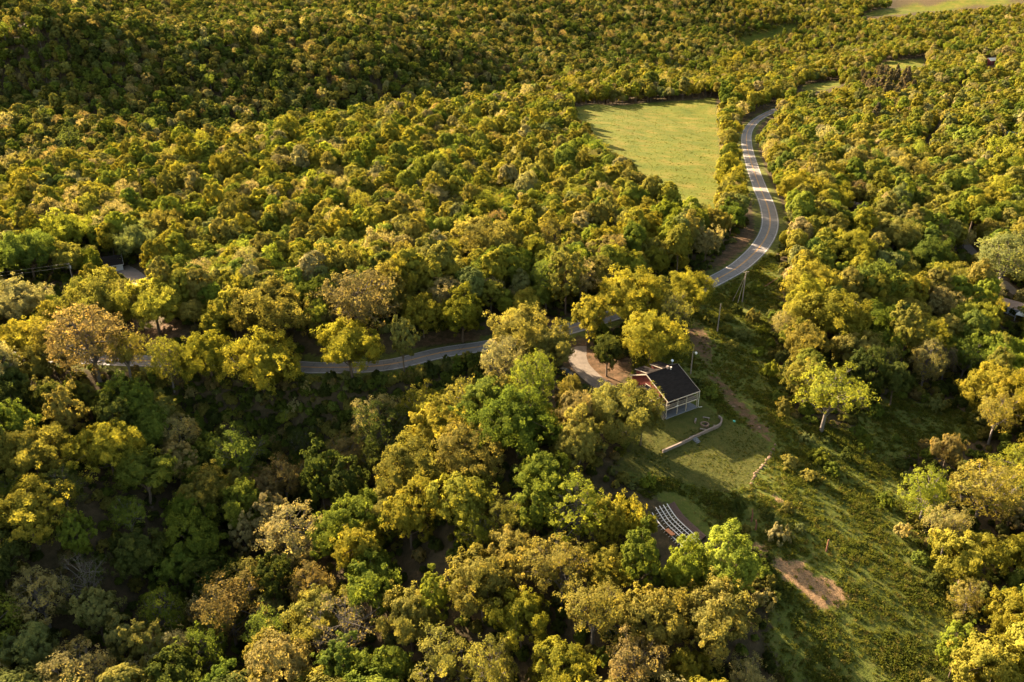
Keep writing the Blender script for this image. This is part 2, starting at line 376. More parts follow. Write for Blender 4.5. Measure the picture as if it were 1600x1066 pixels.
DIRTS = [[(1062,518),(1090,500),(1108,520),(1120,545),(1110,585),(1092,560)],[(1105,590),(1120,580),(1150,615),(1205,672),(1212,690),(1200,692),(1140,640)],
         [(770,480),(800,478),(860,492),(880,505),(850,525),(765,515),(758,500)],[(600,530),(750,520),(755,533),(640,548)],[(1115,415),(1160,360),(1178,345),(1185,370),(1160,395),(1118,425)],
         [(180,530),(270,500),(300,520),(260,545)],[(850,545),(905,535),(990,560),(985,590),(950,610),(890,580)]]
STRAWS = [[(1210,870),(1255,875),(1262,890),(1300,905),(1330,925),(1325,945),(1280,962),(1265,940),(1225,905),(1200,885)],[(1160,840),(1195,850),(1215,872),(1200,880),(1165,860)],[(1200,770),(1225,775),(1230,790),(1210,792)]]
def wpoly(P, sub=3):
    P = np.array(P, float); Q = []
    for i in range(len(P)):
        for k in range(sub): Q.append(P[i] + (P[(i + 1) % len(P)] - P[i]) * k / sub)
    return atm(Q)[:, :2]
def sdist(X, Y, poly):
    """signed distance to a polygon, positive inside"""
    X = np.asarray(X, float); Y = np.asarray(Y, float)
    ins = np.zeros(len(X), bool); D = np.full(len(X), 1e12)
    for i in range(len(poly)):
        x0, y0 = poly[i]; x1, y1 = poly[(i + 1) % len(poly)]
        c = (y0 > Y) != (y1 > Y)
        with np.errstate(divide='ignore', invalid='ignore'): xi = (x1 - x0) * (Y - y0) / (y1 - y0 + 1e-12) + x0
        ins ^= c & (X < xi)
        dx, dy = x1 - x0, y1 - y0; t = np.clip(((X - x0) * dx + (Y - y0) * dy) / (dx * dx + dy * dy + 1e-9), 0, 1)
        D = np.minimum(D, (X - x0 - t * dx) ** 2 + (Y - y0 - t * dy) ** 2)
    D = np.sqrt(D); return np.where(ins, D, -D)
W = {k: wpoly(p) for k, p in dict(open=OPEN, field=FIELD, lawn=LAWN, farfield=FARFIELD, meadow=MEADOW, clear1=CLEAR1, clear2=CLEAR2, ravine=RAVINE).items()}
WD = [wpoly(p) for p in DIRTS]; WS = [wpoly(p) for p in STRAWS]

# ------------------------------------------------------------------ ground sheet
def axis_steps(a, b, fine0, fine1, step, grow):
    up = [fine1]; s = step
    while up[-1] < b: s *= grow; up.append(up[-1] + min(s, 60))
    dn = [fine0]; s = step
    while dn[-1] > a: s *= grow; dn.append(dn[-1] - min(s, 60))
    return np.array(dn[::-1][:-1] + list(np.arange(fine0, fine1, step)) + up)
gx = axis_steps(-2300, 2300, -125, 150, 1.4, 1.035); gy = axis_steps(-120, 3600, 60, 290, 1.4, 1.03)
GX, GY = np.meshgrid(gx, gy); GX = GX.ravel(); GY = GY.ravel(); GZ = hgt(GX, GY)
nx, ny = len(gx), len(gy)
ii = (np.arange(ny - 1)[:, None] * nx + np.arange(nx - 1)[None, :]).ravel()
quads = np.stack([ii, ii + 1, ii + nx + 1, ii + nx], 1)
def wt(poly, soft=3.0):
    lo = poly.min(0) - 30; hi = poly.max(0) + 30; w = np.zeros(len(GX))
    m = (GX > lo[0]) & (GX < hi[0]) & (GY > lo[1]) & (GY < hi[1])
    w[m] = np.clip(.5 + sdist(GX[m], GY[m], poly) / (2 * soft), 0, 1); return w
w_grass = np.maximum.reduce([wt(W['open']), .3 * wt(W['ravine'], 5), wt(W['clear1']), wt(W['clear2']), wt(W['meadow'], 6)])
dr, _ = near_line(GX, GY, ROAD, 12); w_grass = np.maximum(w_grass, .62 * (1 - sstep(6, 9, dr)))
w_field = np.maximum.reduce([wt(W['field']), wt(W['farfield'], 8), wt(W['clear1'], 3), wt(W['clear2'], 3), np.clip(wt(W['meadow'], 45) * 1.8, 0, 1)])
w_dirt = np.maximum.reduce([.72 * wt(p, 2.5) for p in WD]); w_straw = np.maximum.reduce([.85 * wt(p, 2.0) for p in WS])
gme = mesh_np('ground', np.stack([GX, GY, GZ], 1), [quads], [M['ground']], attrs=dict(w_grass=w_grass, w_lawn=wt(W['lawn'], 1.5), w_field=w_field, w_dirt=w_dirt, w_straw=w_straw), smooth_=True)
put('ground', gme, kind='structure')

# ------------------------------------------------------------------ road, lanes
def ribbon(L, a, b, lift, skip=None):
    T = np.gradient(L[:, :2], axis=0); T /= np.linalg.norm(T, axis=1)[:, None]; Nn = np.stack([T[:, 1], -T[:, 0]], 1)
    V = []; F = []
    for i in range(len(L)):
        for o in (a, b): V.append((L[i, 0] + Nn[i, 0] * o, L[i, 1] + Nn[i, 1] * o, L[i, 2] + lift))
    for i in range(len(L) - 1):
        if skip and skip(i): continue
        F.append((2*i, 2*i+1, 2*i+3, 2*i+2))
    return V, F
def slab(name, L, hw, lift, m, depth=.35):
    T = np.gradient(L[:, :2], axis=0); T /= np.linalg.norm(T, axis=1)[:, None]; Nn = np.stack([T[:, 1], -T[:, 0]], 1); mb = MB(); n = len(L)
    prof = [(-hw - .25, -depth), (-hw, 0), (-hw * .5, .05), (0, .08), (hw * .5, .05), (hw, 0), (hw + .25, -depth)]
    pts = []
    for i in range(n):
        for o, dz in prof: pts.append((L[i, 0] + Nn[i, 0] * o, L[i, 1] + Nn[i, 1] * o, L[i, 2] + lift + dz))
    k = len(prof); mb.poly(pts, [(i*k+j, (i+1)*k+j, (i+1)*k+j+1, i*k+j+1)[::-1] for i in range(n-1) for j in range(k-1)])
    return mb.build(name, m, smooth_=False, kind='structure')
road = slab('road', ROAD, 3.5, .06, M['asphalt'])
def crown_z(o): return .08 * (1 - min(1, abs(o) / 3.9)) if True else 0
for nm, a, b, m in (('edge_line', -3.2, -3.02, 'white_line'), ('edge_line', 3.02, 3.2, 'white_line'), ('centre_line', -.24, -.09, 'yellow_line'), ('centre_line', .09, .24, 'yellow_line')):
    V, F = ribbon(ROAD, a, b, .06 + .03 + (.055 if nm == 'centre_line' else 0)); MB().poly(V, F).build(nm, M[m], road, kind='structure')
slab('gravel_lane', LANE, 1.9, .04, M['gravel']); slab('driveway', DRIVE, 2.6, .04, M['gravel'])
slab('concrete_drive', DRIVE2[:max(8, int(len(DRIVE2) * .45))], 3.2, .05, M['pale_concrete'])
q = at(1168, 73); 
pv = [(q[0] + 22 * math.cos(a) * (1 + .2 * math.sin(3 * a)), q[1] + 55 * math.sin(a), q[2] + 1.2) for a in np.arange(24) * 6.2832 / 24]
MB().poly(pv, [tuple(range(24))]).build('pond_water', M['water'], kind='structure')

# ------------------------------------------------------------------ the red house
HOUSE = thing('house', 'red timber house with dark shingle roof and cream two-storey porch', 'house', (hp[0], hp[1], hp[2]), HROT)
HL, RY, RZ, EZ, BY, BZ = 10.6, 8.0, 8.75, 4.9, 14.0, 5.9
def house():
    t = HOUSE
    # body walls under the roof, board siding battens
    prof = [(3, -2), (13.6, -2), (13.6, 5.85), (8, 8.5), (3, 6.1)]
    w = MB().prism(prof, .4, HL - .4).build('wall', M['red_siding'], t)
    for y in np.arange(3.4, 13.5, .6):
        zt = 6.1 + (y - 3) * .48 if y < 8 else 8.5 - (y - 8) * .473
        MB().box(.36, .398, y, y + .07, -1.5, zt - .12).build('batten', M['red_siding'], w)
    for x in np.arange(.9, HL - .6, .75): MB().box(x, x + .07, 2.955, 2.998, -1.5, 5.8).build('batten', M['red_siding'], w)
    # roof
    th = .2
    def slope(y0, z0, y1, z1, x0, x1, nm='roof'):
        return MB().poly([(x0,y0,z0-th),(x1,y0,z0-th),(x1,y1,z1-th),(x0,y1,z1-th),(x0,y0,z0),(x1,y0,z0),(x1,y1,z1),(x0,y1,z1)],
                         [(0,3,2,1),(4,5,6,7),(0,1,5,4),(1,2,6,5),(2,3,7,6),(3,0,4,7)]).build(nm, M['shingles'], t)
    rf = slope(-.35, EZ - .16, RY, RZ, 0, HL); slope(RY, RZ - .002, BY, BZ, 0, HL)
    MB().bar((0, RY, RZ + .03), (HL, RY, RZ + .03), .34, .09).build('ridge_cap', M['shingles'], t)
    for x in (-.035, HL + .035):
        MB().bar((x, -.38, EZ - .23), (x, RY, RZ - .07), .06, .30).build('rake_board', M['cream_paint'], t)
        MB().bar((x, BY + .03, BZ - .12), (x, RY, RZ - .075), .06, .30).build('rake_board', M['cream_paint'], t)
    MB().bar((-.06, -.42, EZ - .24), (HL + .06, -.42, EZ - .24), .12, .20).build('gutter', M['cream_paint'], t)
    ds = MB(); ds.tube([(HL - .02, -.42, EZ - .3), (HL + .02, -.28, EZ - .8), (HL + .02, -.28, .35), (HL + .15, -.45, .12), (HL + 1.0, -.75, .08)], .07, 7)
    ds.build('downspout', M['white_paint'], t)
    # porch
    for x in (.12, 3.75, 6.75, HL - .15): MB().box(x - .09, x + .09, .02, .20, -1.2, EZ - .13).build('post', M['cream_paint'], t)
    MB().box(.05, HL - .05, .05, 2.95, 2.35, 2.47).build('deck', M['dark_wood'], t)
    MB().box(.02, HL - .02, -.02, .035, 2.18, 2.50).build('deck_beam', M['cream_paint'], t)
    MB().box(.02, .07, .04, 2.95, 2.18, 2.50).build('deck_beam', M['cream_paint'], t)
    rl = MB()
    for z in (2.78, 3.08, 3.42): rl.box(.2, HL - .2, .06, .13, z, z + (.08 if z > 3.3 else .045))
    rl.build('railing', M['cream_paint'], t)
    r2 = MB()
    for z in (2.78, 3.08, 3.42): r2.box(.06, .13, .2, 2.9, z, z + (.10 if z > 3.3 else .06))
    r2.build('railing', M['cream_paint'], t)
    MB().bar((HL - .2, .11, 3.6), (HL - 1.9, .11, 4.6), .07, .09).build('brace', M['cream_paint'], t)
    MB().box(-.1, HL + .1, -.25, 3.0, -.5, .07).build('patio_slab', M['concrete'], t)
    # doors and windows on the porch wall
    for x0, x1, z0, z1, nm in ((1.2, 2.6, 3.3, 4.6, 'window'), (3.6, 5.5, 2.5, 4.6, 'door'), (6.6, 8.6, 3.3, 4.6, 'window'), (1.3, 3.1, .1, 2.1, 'door'), (5, 6.4, .8, 2.0, 'window'), (7.6, 9.4, .8, 2.0, 'window')):
        f = MB()
        for a in ((x0-.1, x1+.1, z1, z1+.1), (x0-.1, x1+.1, z0-.1, z0), (x0-.1, x0, z0, z1), (x1, x1+.1, z0, z1), ((x0+x1)/2-.04, (x0+x1)/2+.04, z0, z1)): f.box(a[0], a[1], 2.9, 2.99, a[2], a[3])
        f = f.build(nm, M['cream_paint'], t); MB().box(x0 + .003, x1 - .003, 2.945, 2.992, z0 + .003, z1 - .003).build('pane', M['glass'], f)
    f = MB(); f.box(.30, .39, 6.6, 8.4, 4.3, 5.9); f = f.build('window', M['cream_paint'], t); MB().box(.27, .31, 6.75, 8.25, 4.45, 5.75).build('pane', M['glass'], f)
    MB().box(3.0, 3.9, -.045, -.025, 2.3, 2.62).build('sign_board', M['white_paint'], t)
    # side wing, stair and dormers
    wg = MB().prism([(3.05, -2), (9, -2), (9, 5.2), (3.05, 4.5)], -5.2, .37).build('wing_wall', M['red_siding'], t)
    for x in np.arange(-5.0, .2, .6): MB().box(x, x + .07, 3.0, 3.045, -1.5, 4.4).build('batten', M['red_siding'], wg)
    MB().poly([(-5.5,2.7,4.42),(.3,2.7,4.42),(.3,9.2,5.2),(-5.5,9.2,5.2),(-5.5,2.7,4.57),(.3,2.7,4.57),(.3,9.2,5.35),(-5.5,9.2,5.35)], [(0,3,2,1),(4,5,6,7),(0,1,5,4),(1,2,6,5),(2,3,7,6),(3,0,4,7)]).build('wing_roof', M['shingles'], t)
    MB().bar((-5.52, 2.66, 4.46), (.3, 2.66, 4.46), .06, .2).build('wing_fascia', M['cream_paint'], t)
    st = MB()
    for i in range(10): st.box(-.9, -.1, 2.6 - i * .28 - .3, 2.6 - i * .28, 2.3 - i * .24, 2.36 - i * .24)
    st = st.build('stair', M['wood'], t)
    for x in (-.95, -.05): MB().bar((x, 2.6, 2.25), (x, -.4, -.3), .06, .25).build('stringer', M['cream_paint'], st); MB().bar((x, 2.6, 3.2), (x, -.4, .6), .06, .08).build('handrail', M['cream_paint'], st)
    for x0 in (1.2, 6.2):
        d = MB().prism([(8.6, 6.6), (13.0, 5.6), (13.0, 7.6), (8.6, 8.3)], x0, x0 + 2.6).build('dormer', M['red_siding'], t)
        MB().poly([(x0-.25,8.35,8.42),(x0+2.85,8.35,8.42),(x0+2.85,13.3,7.62),(x0-.25,13.3,7.62),(x0-.25,8.35,8.57),(x0+2.85,8.35,8.57),(x0+2.85,13.3,7.77),(x0-.25,13.3,7.77)],
                  [(0,3,2,1),(4,5,6,7),(0,1,5,4),(1,2,6,5),(2,3,7,6),(3,0,4,7)]).build('dormer_roof', M['shingles'], d)
        MB().bar((x0 - .28, 8.35, 8.46), (x0 - .28, 13.3, 7.66), .05, .2).build('dormer_trim', M['cream_paint'], d)
        MB().box(x0 + .7, x0 + 1.9, 13.002, 13.06, 6.3, 7.3).build('pane', M['glass'], d)
    ch = MB().box(6.55, 7.15, 7.5, 8.1, 8.2, 9.25).build('chimney', M['block'], rf)
    MB().tube([(7.45, 7.2, 8.3), (7.45, 7.2, 8.95)], .13, 8).tube([(7.45, 7.2, 8.95), (7.45, 7.2, 9.1)], .26, 8).build('roof_vent', M['white_paint'], rf)
    MB().tube([(9.9, 9.4, 8.0), (9.9, 9.4, 9.3)], .05, 6).tube([(9.9, 9.4, 9.3), (9.85, 9.25, 9.42)], [.38, .3], 10).build('satellite_dish', M['galv'], t)
house()

def gable(name, label, loc, rot, L, Wd, h, rh, wall, roof, trim='white_paint', door=True, ribs=False):
    t = thing(name, label, 'building', loc, rot)
    MB().prism([(-Wd/2, -3), (Wd/2, -3), (Wd/2, h), (0, h + rh - .12), (-Wd/2, h)], -L/2, L/2).build('wall', M[wall], t)
    for s in (-1, 1):
        y1, z1 = s * (Wd/2 + .4), h - .4 * rh / (Wd/2)
        r = MB().poly([(-L/2-.4,0,h+rh),(L/2+.4,0,h+rh),(L/2+.4,y1,z1),(-L/2-.4,y1,z1),(-L/2-.4,0,h+rh+.14),(L/2+.4,0,h+rh+.14),(L/2+.4,y1,z1+.14),(-L/2-.4,y1,z1+.14)],
                  [(0,1,2,3),(4,7,6,5),(0,4,5,1),(1,5,6,2),(2,6,7,3),(3,7,4,0)]).build('roof', M[roof], t)
        if ribs:
            for x in np.arange(-L/2, L/2, .9): MB().bar((x, s*.1, h+rh+.16-.1*rh/(Wd/2)), (x, y1, z1 + .16), .07, .06).build('rib', M[roof], r)
        MB().bar((-L/2-.42, y1, z1), (L/2+.42, y1, z1), .06, .2).build('fascia', M[trim], t)
        for e in (-1, 1): MB().bar((e*(L/2+.43), 0, h+rh+.02), (e*(L/2+.43), y1, z1+.02), .05, .22).build('rake_board', M[trim], t)
        for k in (-.3, .25):
            f = MB().box(k*L-.65, k*L+.65, min(s*Wd/2, s*(Wd/2+.06)), max(s*Wd/2, s*(Wd/2+.06)), .9, 2.1).build('window', M[trim], t)
            MB().box(k*L-.5, k*L+.5, min(s*(Wd/2+.03), s*(Wd/2+.08)), max(s*(Wd/2+.03), s*(Wd/2+.08)), 1.03, 1.97).build('pane', M['glass'], f)
    if door: MB().box(-L/2-.07, -L/2-.002, -.5, .5, 0, 2.1).build('door', M[trim], t)
    return t
q = at(1592, 492); t = gable('cabin', 'long cabin with ribbed brown metal roof and pale blue lean-to beside a gravel lane', q, R_(-52), 12, 6.5, 2.9, 1.5, 'grey_siding', 'metal_roof', 'blue_metal', ribs=True)
ln = MB().poly([(1, -6.6, 2.1), (6, -6.6, 2.1), (6, -3.3, 2.7), (1, -3.3, 2.7), (1, -6.6, 2.22), (6, -6.6, 2.22), (6, -3.3, 2.82), (1, -3.3, 2.82)], [(0,3,2,1),(4,5,6,7),(0,1,5,4),(1,2,6,5),(2,3,7,6),(3,0,4,7)]).build('lean_to_roof', M['blue_metal'], t)
for x in (1.1, 5.9): MB().box(x-.07, x+.07, -6.5, -6.36, -1, 2.12).build('post', M['blue_metal'], t)
q = at(176, 424); gable('bungalow', 'bungalow with grey shingle roof at the head of a pale concrete drive', (q[0] - 3, q[1] + 2, q[2]), R_(28), 11, 8, 2.7, 2.4, 'grey_siding', 'shingles')
q = at(1548, 100); gable('farmhouse', 'distant maroon house with pale roof among golden trees', q, R_(20), 13, 9, 4.5, 3, 'maroon', 'pale_roof')
q = at(1581, 212); gable('shed', 'small shed with pale teal roof in a gap between trees', q, R_(-35), 6.5, 4.5, 2.4, 1.2, 'grey_siding', 'teal_roof')

# ------------------------------------------------------------------ yard: retaining wall, steps, fire pit, benches, light pole
wl = atm([(1035,708),(1060,697),(1085,685),(1108,674),(1120,669),(1126,664),(1127,657),(1123,653)])
WLN = spline(wl, .42); WLN[:, 2] = smooth(WLN[:, 2], 15)
rw = thing('retaining_wall', 'low curved block retaining wall across the lawn below the fire pit', 'wall', WLN[0])
o0 = Vector(WLN[0]); bmesh_block = None
blk = MB().box(-.205, .205, -.15, .15, 0, .20); me_b = bpy.data.meshes.new('block'); me_b.from_pydata(blk.v, [], blk.f); me_b.materials.append(M['block'])
capm = MB().box(-.215, .215, -.19, .19, 0, .09); me_c = bpy.data.meshes.new('cap_stone'); me_c.from_pydata(capm.v, [], capm.f); me_c.materials.append(M['block'])
rb = np.random.default_rng(3)
for i in range(len(WLN) - 1):
    a, b = WLN[i], WLN[i + 1]; m_ = (a + b) / 2; ang = math.atan2(b[1]-a[1], b[0]-a[0])
    for c in range(6):
        z = m_[2] - .35 + c * .205
        o = put('block' if c < 5 else 'cap_stone', me_b if c < 5 else me_c, rw, (m_[0]-o0.x + (0.1 if c % 2 else -.1) * math.cos(ang), m_[1]-o0.y + (0.1 if c % 2 else -.1) * math.sin(ang), z - o0.z + (.205*0)), ang + rb.normal(0, .02))
q = at(1085, 686); stp = thing('garden_steps', 'pale concrete steps set into the retaining wall', 'steps', q, R_(33))
for i in range(4): MB().box(-.7, .7, -1.5 + i*.4, -1.08 + i*.4, -.6, -.22 + i*.19).build('step', M['concrete'], stp, bevel=.02)
MB().box(-.85, .85, .1, .9, -.3, .42).build('landing', M['concrete'], stp, bevel=.02)
q = at(1101, 664); fp = thing('fire_pit', 'round stone fire pit ringed by benches on the lawn', 'fire pit', q)
for k in range(16):
    a = k * 6.2832 / 16; mb = MB(); r0, r1 = .75, 1.1
    a0, a1 = a + .02, a + .37
    P = [(r0*math.cos(a0), r0*math.sin(a0)), (r1*math.cos(a0), r1*math.sin(a0)), (r1*math.cos(a1), r1*math.sin(a1)), (r0*math.cos(a1), r0*math.sin(a1))]
    mb.poly([(x, y, -.3) for x, y in P] + [(x, y, .38) for x, y in P], [(0,3,2,1),(4,5,6,7),(0,1,5,4),(1,2,6,5),(2,3,7,6),(3,0,4,7)]).build('stone', M['rock'], fp)
MB().tube([(0, 0, -.3), (0, 0, .06)], .8, 16).build('ash_bed', M['soot'], fp)
for k, nm in enumerate(('on the house side of the fire pit', 'on the retaining wall side of the fire pit', 'facing the fire pit from the garden steps side', 'facing the fire pit from the dirt trail side')):
    a = R_([60, 240, 150, 330][k] + 10); bt = thing('bench', 'plain backless wooden bench ' + nm, 'bench', (q[0]+2.3*math.cos(a), q[1]+2.3*math.sin(a), float(hgt([q[0]+2.3*math.cos(a)], [q[1]+2.3*math.sin(a)])[0])), a + R_(90), 'benches round the fire pit')
    for y in (-.2, .03): MB().box(-.85, .85, y, y + .2, .42, .48).build('seat_plank', M['block'], bt)
    for x in (-.65, .65): MB().box(x-.06, x+.06, -.18, .2, -.3, .418).build('leg', M['wood'], bt)
q = at(1079, 585); yl = thing('yard_light', 'grey wooden pole with a lamp standing behind the red house', 'lamp post', q)
MB().tube([(0, 0, -1), (0, 0, 4), (.03, 0, 8.2)], [.17, .15, .11], 8).build('pole', M['pole_wood'], yl)
MB().tube([(0.02, 0, 6.6), (.5, -.2, 6.8), (.8, -.3, 6.75)], .05, 6).build('arm', M['galv'], yl)
MB().tube([(.8, -.3, 6.85), (.8, -.3, 6.6), (.8, -.3, 6.25)], [.16, .36, .28], 10).build('lamp_shade', M['lamp_lens'], yl)
def pole(px, py, Hh, name, label, arms=1, rot=0.0, grp='utility poles'):
    q = at(px, py, Hh); t = thing(name, label, 'pole', q, rot, grp)
    MB().tube([(0, 0, -1), (0, 0, Hh*.5), (.04, 0, Hh)], [.19, .16, .12], 8).build('pole', M['pole_wood'], t)
    for k in range(arms): MB().box(-1.1, 1.1, -.09, .01, Hh - .35 - k*1.2, Hh - .22 - k*1.2).build('crossarm', M['pole_wood'], t)
    return t, q
t, pA = pole(107, 411, 10, 'utility_pole', 'utility pole with two lines and a transformer among dark trees', 2, R_(80))
MB().tube([(.28, -.1, 7.9), (.28, -.1, 8.9)], .24, 10).build('transformer', M['galv'], t)
pB = (pA[0] - 75, pA[1] - 12, float(hgt([pA[0] - 75], [pA[1] - 12])[0]))
t2 = thing('utility_pole', 'utility pole carrying the lines on beyond the dark trees', 'pole', pB, R_(80), 'utility poles')
MB().tube([(0, 0, -1), (0, 0, 5), (.04, 0, 10)], [.19, .16, .12], 8).build('pole', M['pole_wood'], t2)
for k in range(2): MB().box(-1.1, 1.1, -.09, .01, 9.65 - k*1.2, 9.78 - k*1.2).build('crossarm', M['pole_wood'], t2)
for k in range(2):
    A_ = Vector((pA[0], pA[1], pA[2] + 9.85 - k*1.2)); B_ = Vector((pB[0], pB[1], pB[2] + 9.85 - k*1.2)); mb = MB()
    mb.tube([tuple(A_.lerp(B_, s) - Vector((0, 0, 1.6 * 4 * s * (1 - s)))) for s in np.linspace(0, 1, 13)], .035, 5)
    mb.build('power_line', M['wire'], label=('upper' if k == 0 else 'lower') + ' sagging power line leaving the pole with the transformer', category='wire', group='power lines')
t, q1 = pole(1126, 475, 9, 'utility_pole', 'bare grey utility pole rising from weeds beside the dirt bank', 0)
t, q2 = pole(1166, 424, 10.5, 'utility_pole', 'brown utility pole with guy wires below the road bend', 1, R_(20))
for k, (dx, dy) in enumerate(((-2.2, -.6), (-3.0, 1.2))): MB().tube([(0, 0, 9.6), (dx, dy, float(hgt([q2[0]+dx], [q2[1]+dy])[0]) - q2[2] - .2)], [.035, .09], 6).build('guy_wire', M['cream_paint' if k == 0 else 'wire'], t)
pole(1272, 348, 11, 'utility_pole', 'utility pole whose pale top pokes above yellow trees by the road', 1, R_(60))
for k, (px, py, hh, lab) in enumerate(((1291, 862, 3.0, 'straight rust-brown post standing alone in the weedy slope'), (1174, 815, 3.2, 'tall bent rust-brown stake beside the seating rows'), (1180, 828, 2.6, 'short leaning rust-brown stake near the bent one'))):
    q = at(px, py); MB().tube([(0, 0, -.5), (.05 * k, 0, hh * .6), (-.2 * (k > 0), 0, hh)], [.2, .17, .08 if k else .15], 7).build('post', M['rust_wood'], loc=q, label=lab, category='post')
    bpy.context.view_layer.objects.active = None
MB().tube([(0, 0, .1), (2.2, .6, 1.4), (4.6, 1.3, 3.0)], [.16, .12, .06], 7).build('leaning_trunk', M['rust_wood'], loc=at(1194, 449), label='thin dead trunk leaning against yellow trees below the road', category='log')
q = at(1147, 659); MB().tube([(0, 0, -.05), (0, 0, .25), (0, 0, .3)], [.28, .32, .2], 12).build('plastic_tub', M['teal_plastic'], loc=q, label='small teal plastic tub on the lawn beyond the fire pit', category='tub')
# stones edging the lawn
eg = atm([(1120,610),(1135,625),(1152,640),(1170,655),(1190,672),(1204,684),(1211,695),(1206,707),(1196,720),(1186,734),(1177,747),(1175,755)])
EG = spline(eg, .85); rs = np.random.default_rng(5)
ico = MB()
def rockmesh(seed):
    r = np.random.default_rng(seed); V = []; F = []
    for i in range(5):
        for j in range(7):
            th_, ph = math.pi * (i + .3) / 4.6, 6.2832 * j / 7; k = r.uniform(.8, 1.15)
            V.append((.6*k*math.sin(th_)*math.cos(ph), .42*k*math.sin(th_)*math.sin(ph), .3*k*math.cos(th_)))
    for i in range(4):
        for j in range(7): F.append((i*7+j, (i+1)*7+j, (i+1)*7+(j+1)%7, i*7+(j+1)%7))
    F.append(tuple(range(7))); F.append(tuple(range(28, 35))[::-1])
    me = bpy.data.meshes.new('stone'); me.from_pydata(V, [], F); me.materials.append(M['rock']); return me
rk = [rockmesh(i) for i in range(4)]
eo = thing('stone_edging', 'winding line of loose tan stones edging the lawn and dirt trail', 'stones', EG[0])
for i, p in enumerate(EG[::1]):
    if i < 26 and i % 3: continue
    o = put('stone', rk[i % 4], eo, (p[0]-EG[0][0] + rs.normal(0, .25), p[1]-EG[0][1] + rs.normal(0, .25), p[2]-EG[0][2] + .05), rs.uniform(0, 6.28)); s = rs.uniform(.45, 1.05); o.scale = (s, s, s)

# ------------------------------------------------------------------ curved white seating rows
ob = atm([(1048,789),(1053,798),(1062,811),(1072,821),(1083,831),(1098,845)])
C0 = spline(ob, .6); C0[:, 2] = smooth(C0[:, 2], 15)
T = np.gradient(C0[:, :2], axis=0); T /= np.linalg.norm(T, axis=1)[:, None]; NL = np.stack([T[:, 1], -T[:, 0]], 1)   # away from the slope
names = ['uppermost, along the dark brown bank', 'second below the dark brown bank', 'third below the dark brown bank', 'fourth below the dark brown bank', 'fifth, beside the orange board', 'lowest of all, half hidden by lime leaves']
for r in range(5):
    off = .9 + r * .85 + (.5 if r > 3 else 0); dz = -.16 * r
    Q = np.stack([C0[:, 0] + NL[:, 0]*off, C0[:, 1] + NL[:, 1]*off, C0[:, 2] + .55 + dz], 1)
    t = thing('curved_bench', 'curved white slatted bench row, ' + names[r], 'bench', Q[0], 0, 'curved white bench rows'); b0 = Q[0]; L_ = Q - b0
    for k, (a, b) in enumerate(((-.1, .1), )):
        V = []; F = []
        for i in range(len(L_)):
            for o, z in ((a, 0), (b, 0), (b, .09), (a, .09)): V.append((L_[i, 0]+NL[i, 0]*o, L_[i, 1]+NL[i, 1]*o, L_[i, 2]+z))
        for i in range(len(L_) - 1):
            for j in range(4): F.append((4*i+j, 4*i+(j+1) % 4, 4*i+4+(j+1) % 4, 4*i+4+j))
        MB().poly(V, F).build('seat_rail', M['white_paint'], t)
    for i in range(1, len(L_) - 1):
        a = Vector((L_[i, 0] + NL[i, 0]*.2, L_[i, 1] + NL[i, 1]*.2, L_[i, 2] + .01)); b = Vector((L_[i, 0] + NL[i, 0]*.68, L_[i, 1] + NL[i, 1]*.68, L_[i, 2] - .12))
        MB().bar(a, b, .06, .05).build('crosspiece', M['white_paint'], t)
        if i % 3 == 0: MB().box(L_[i,0]-.06, L_[i,0]+.06, L_[i,1]-.06, L_[i,1]+.06, L_[i,2]-2.2, L_[i,2]-.01).build('leg', M['dark_wood'], t)
t = thing('timber_bank', 'dark brown timber bank curving behind the white seating rows', 'wall', C0[0])
for k in range(3):
    V = []; F = []; L_ = C0 - C0[0]
    o0_, o1_ = .55 - k*.45, .12 - k*.45; z0_, z1_ = .35 + k*.2, .5 + k*.2
    for i in range(len(L_)):
        for o, z in ((o0_, -1.2), (o0_, z0_), (o1_, z1_), (o1_, -1.2)): V.append((L_[i,0]+NL[i,0]*o, L_[i,1]+NL[i,1]*o, L_[i,2]+z))
    for i in range(len(L_) - 1):
        for j in range(4): F.append((4*i+j, 4*i+(j+1) % 4, 4*i+4+(j+1) % 4, 4*i+4+j))
    MB().poly(V, F).build('timber', M['dark_wood'], t)
q = at(1047, 829, 1); MB().box(-1.1, 1.1, -.5, .5, 0, .14).build('orange_board', M['orange_board'], loc=(q[0], q[1], q[2] + .5), rotz=R_(-60), label='flat orange-brown board between the white seating rows', category='board')

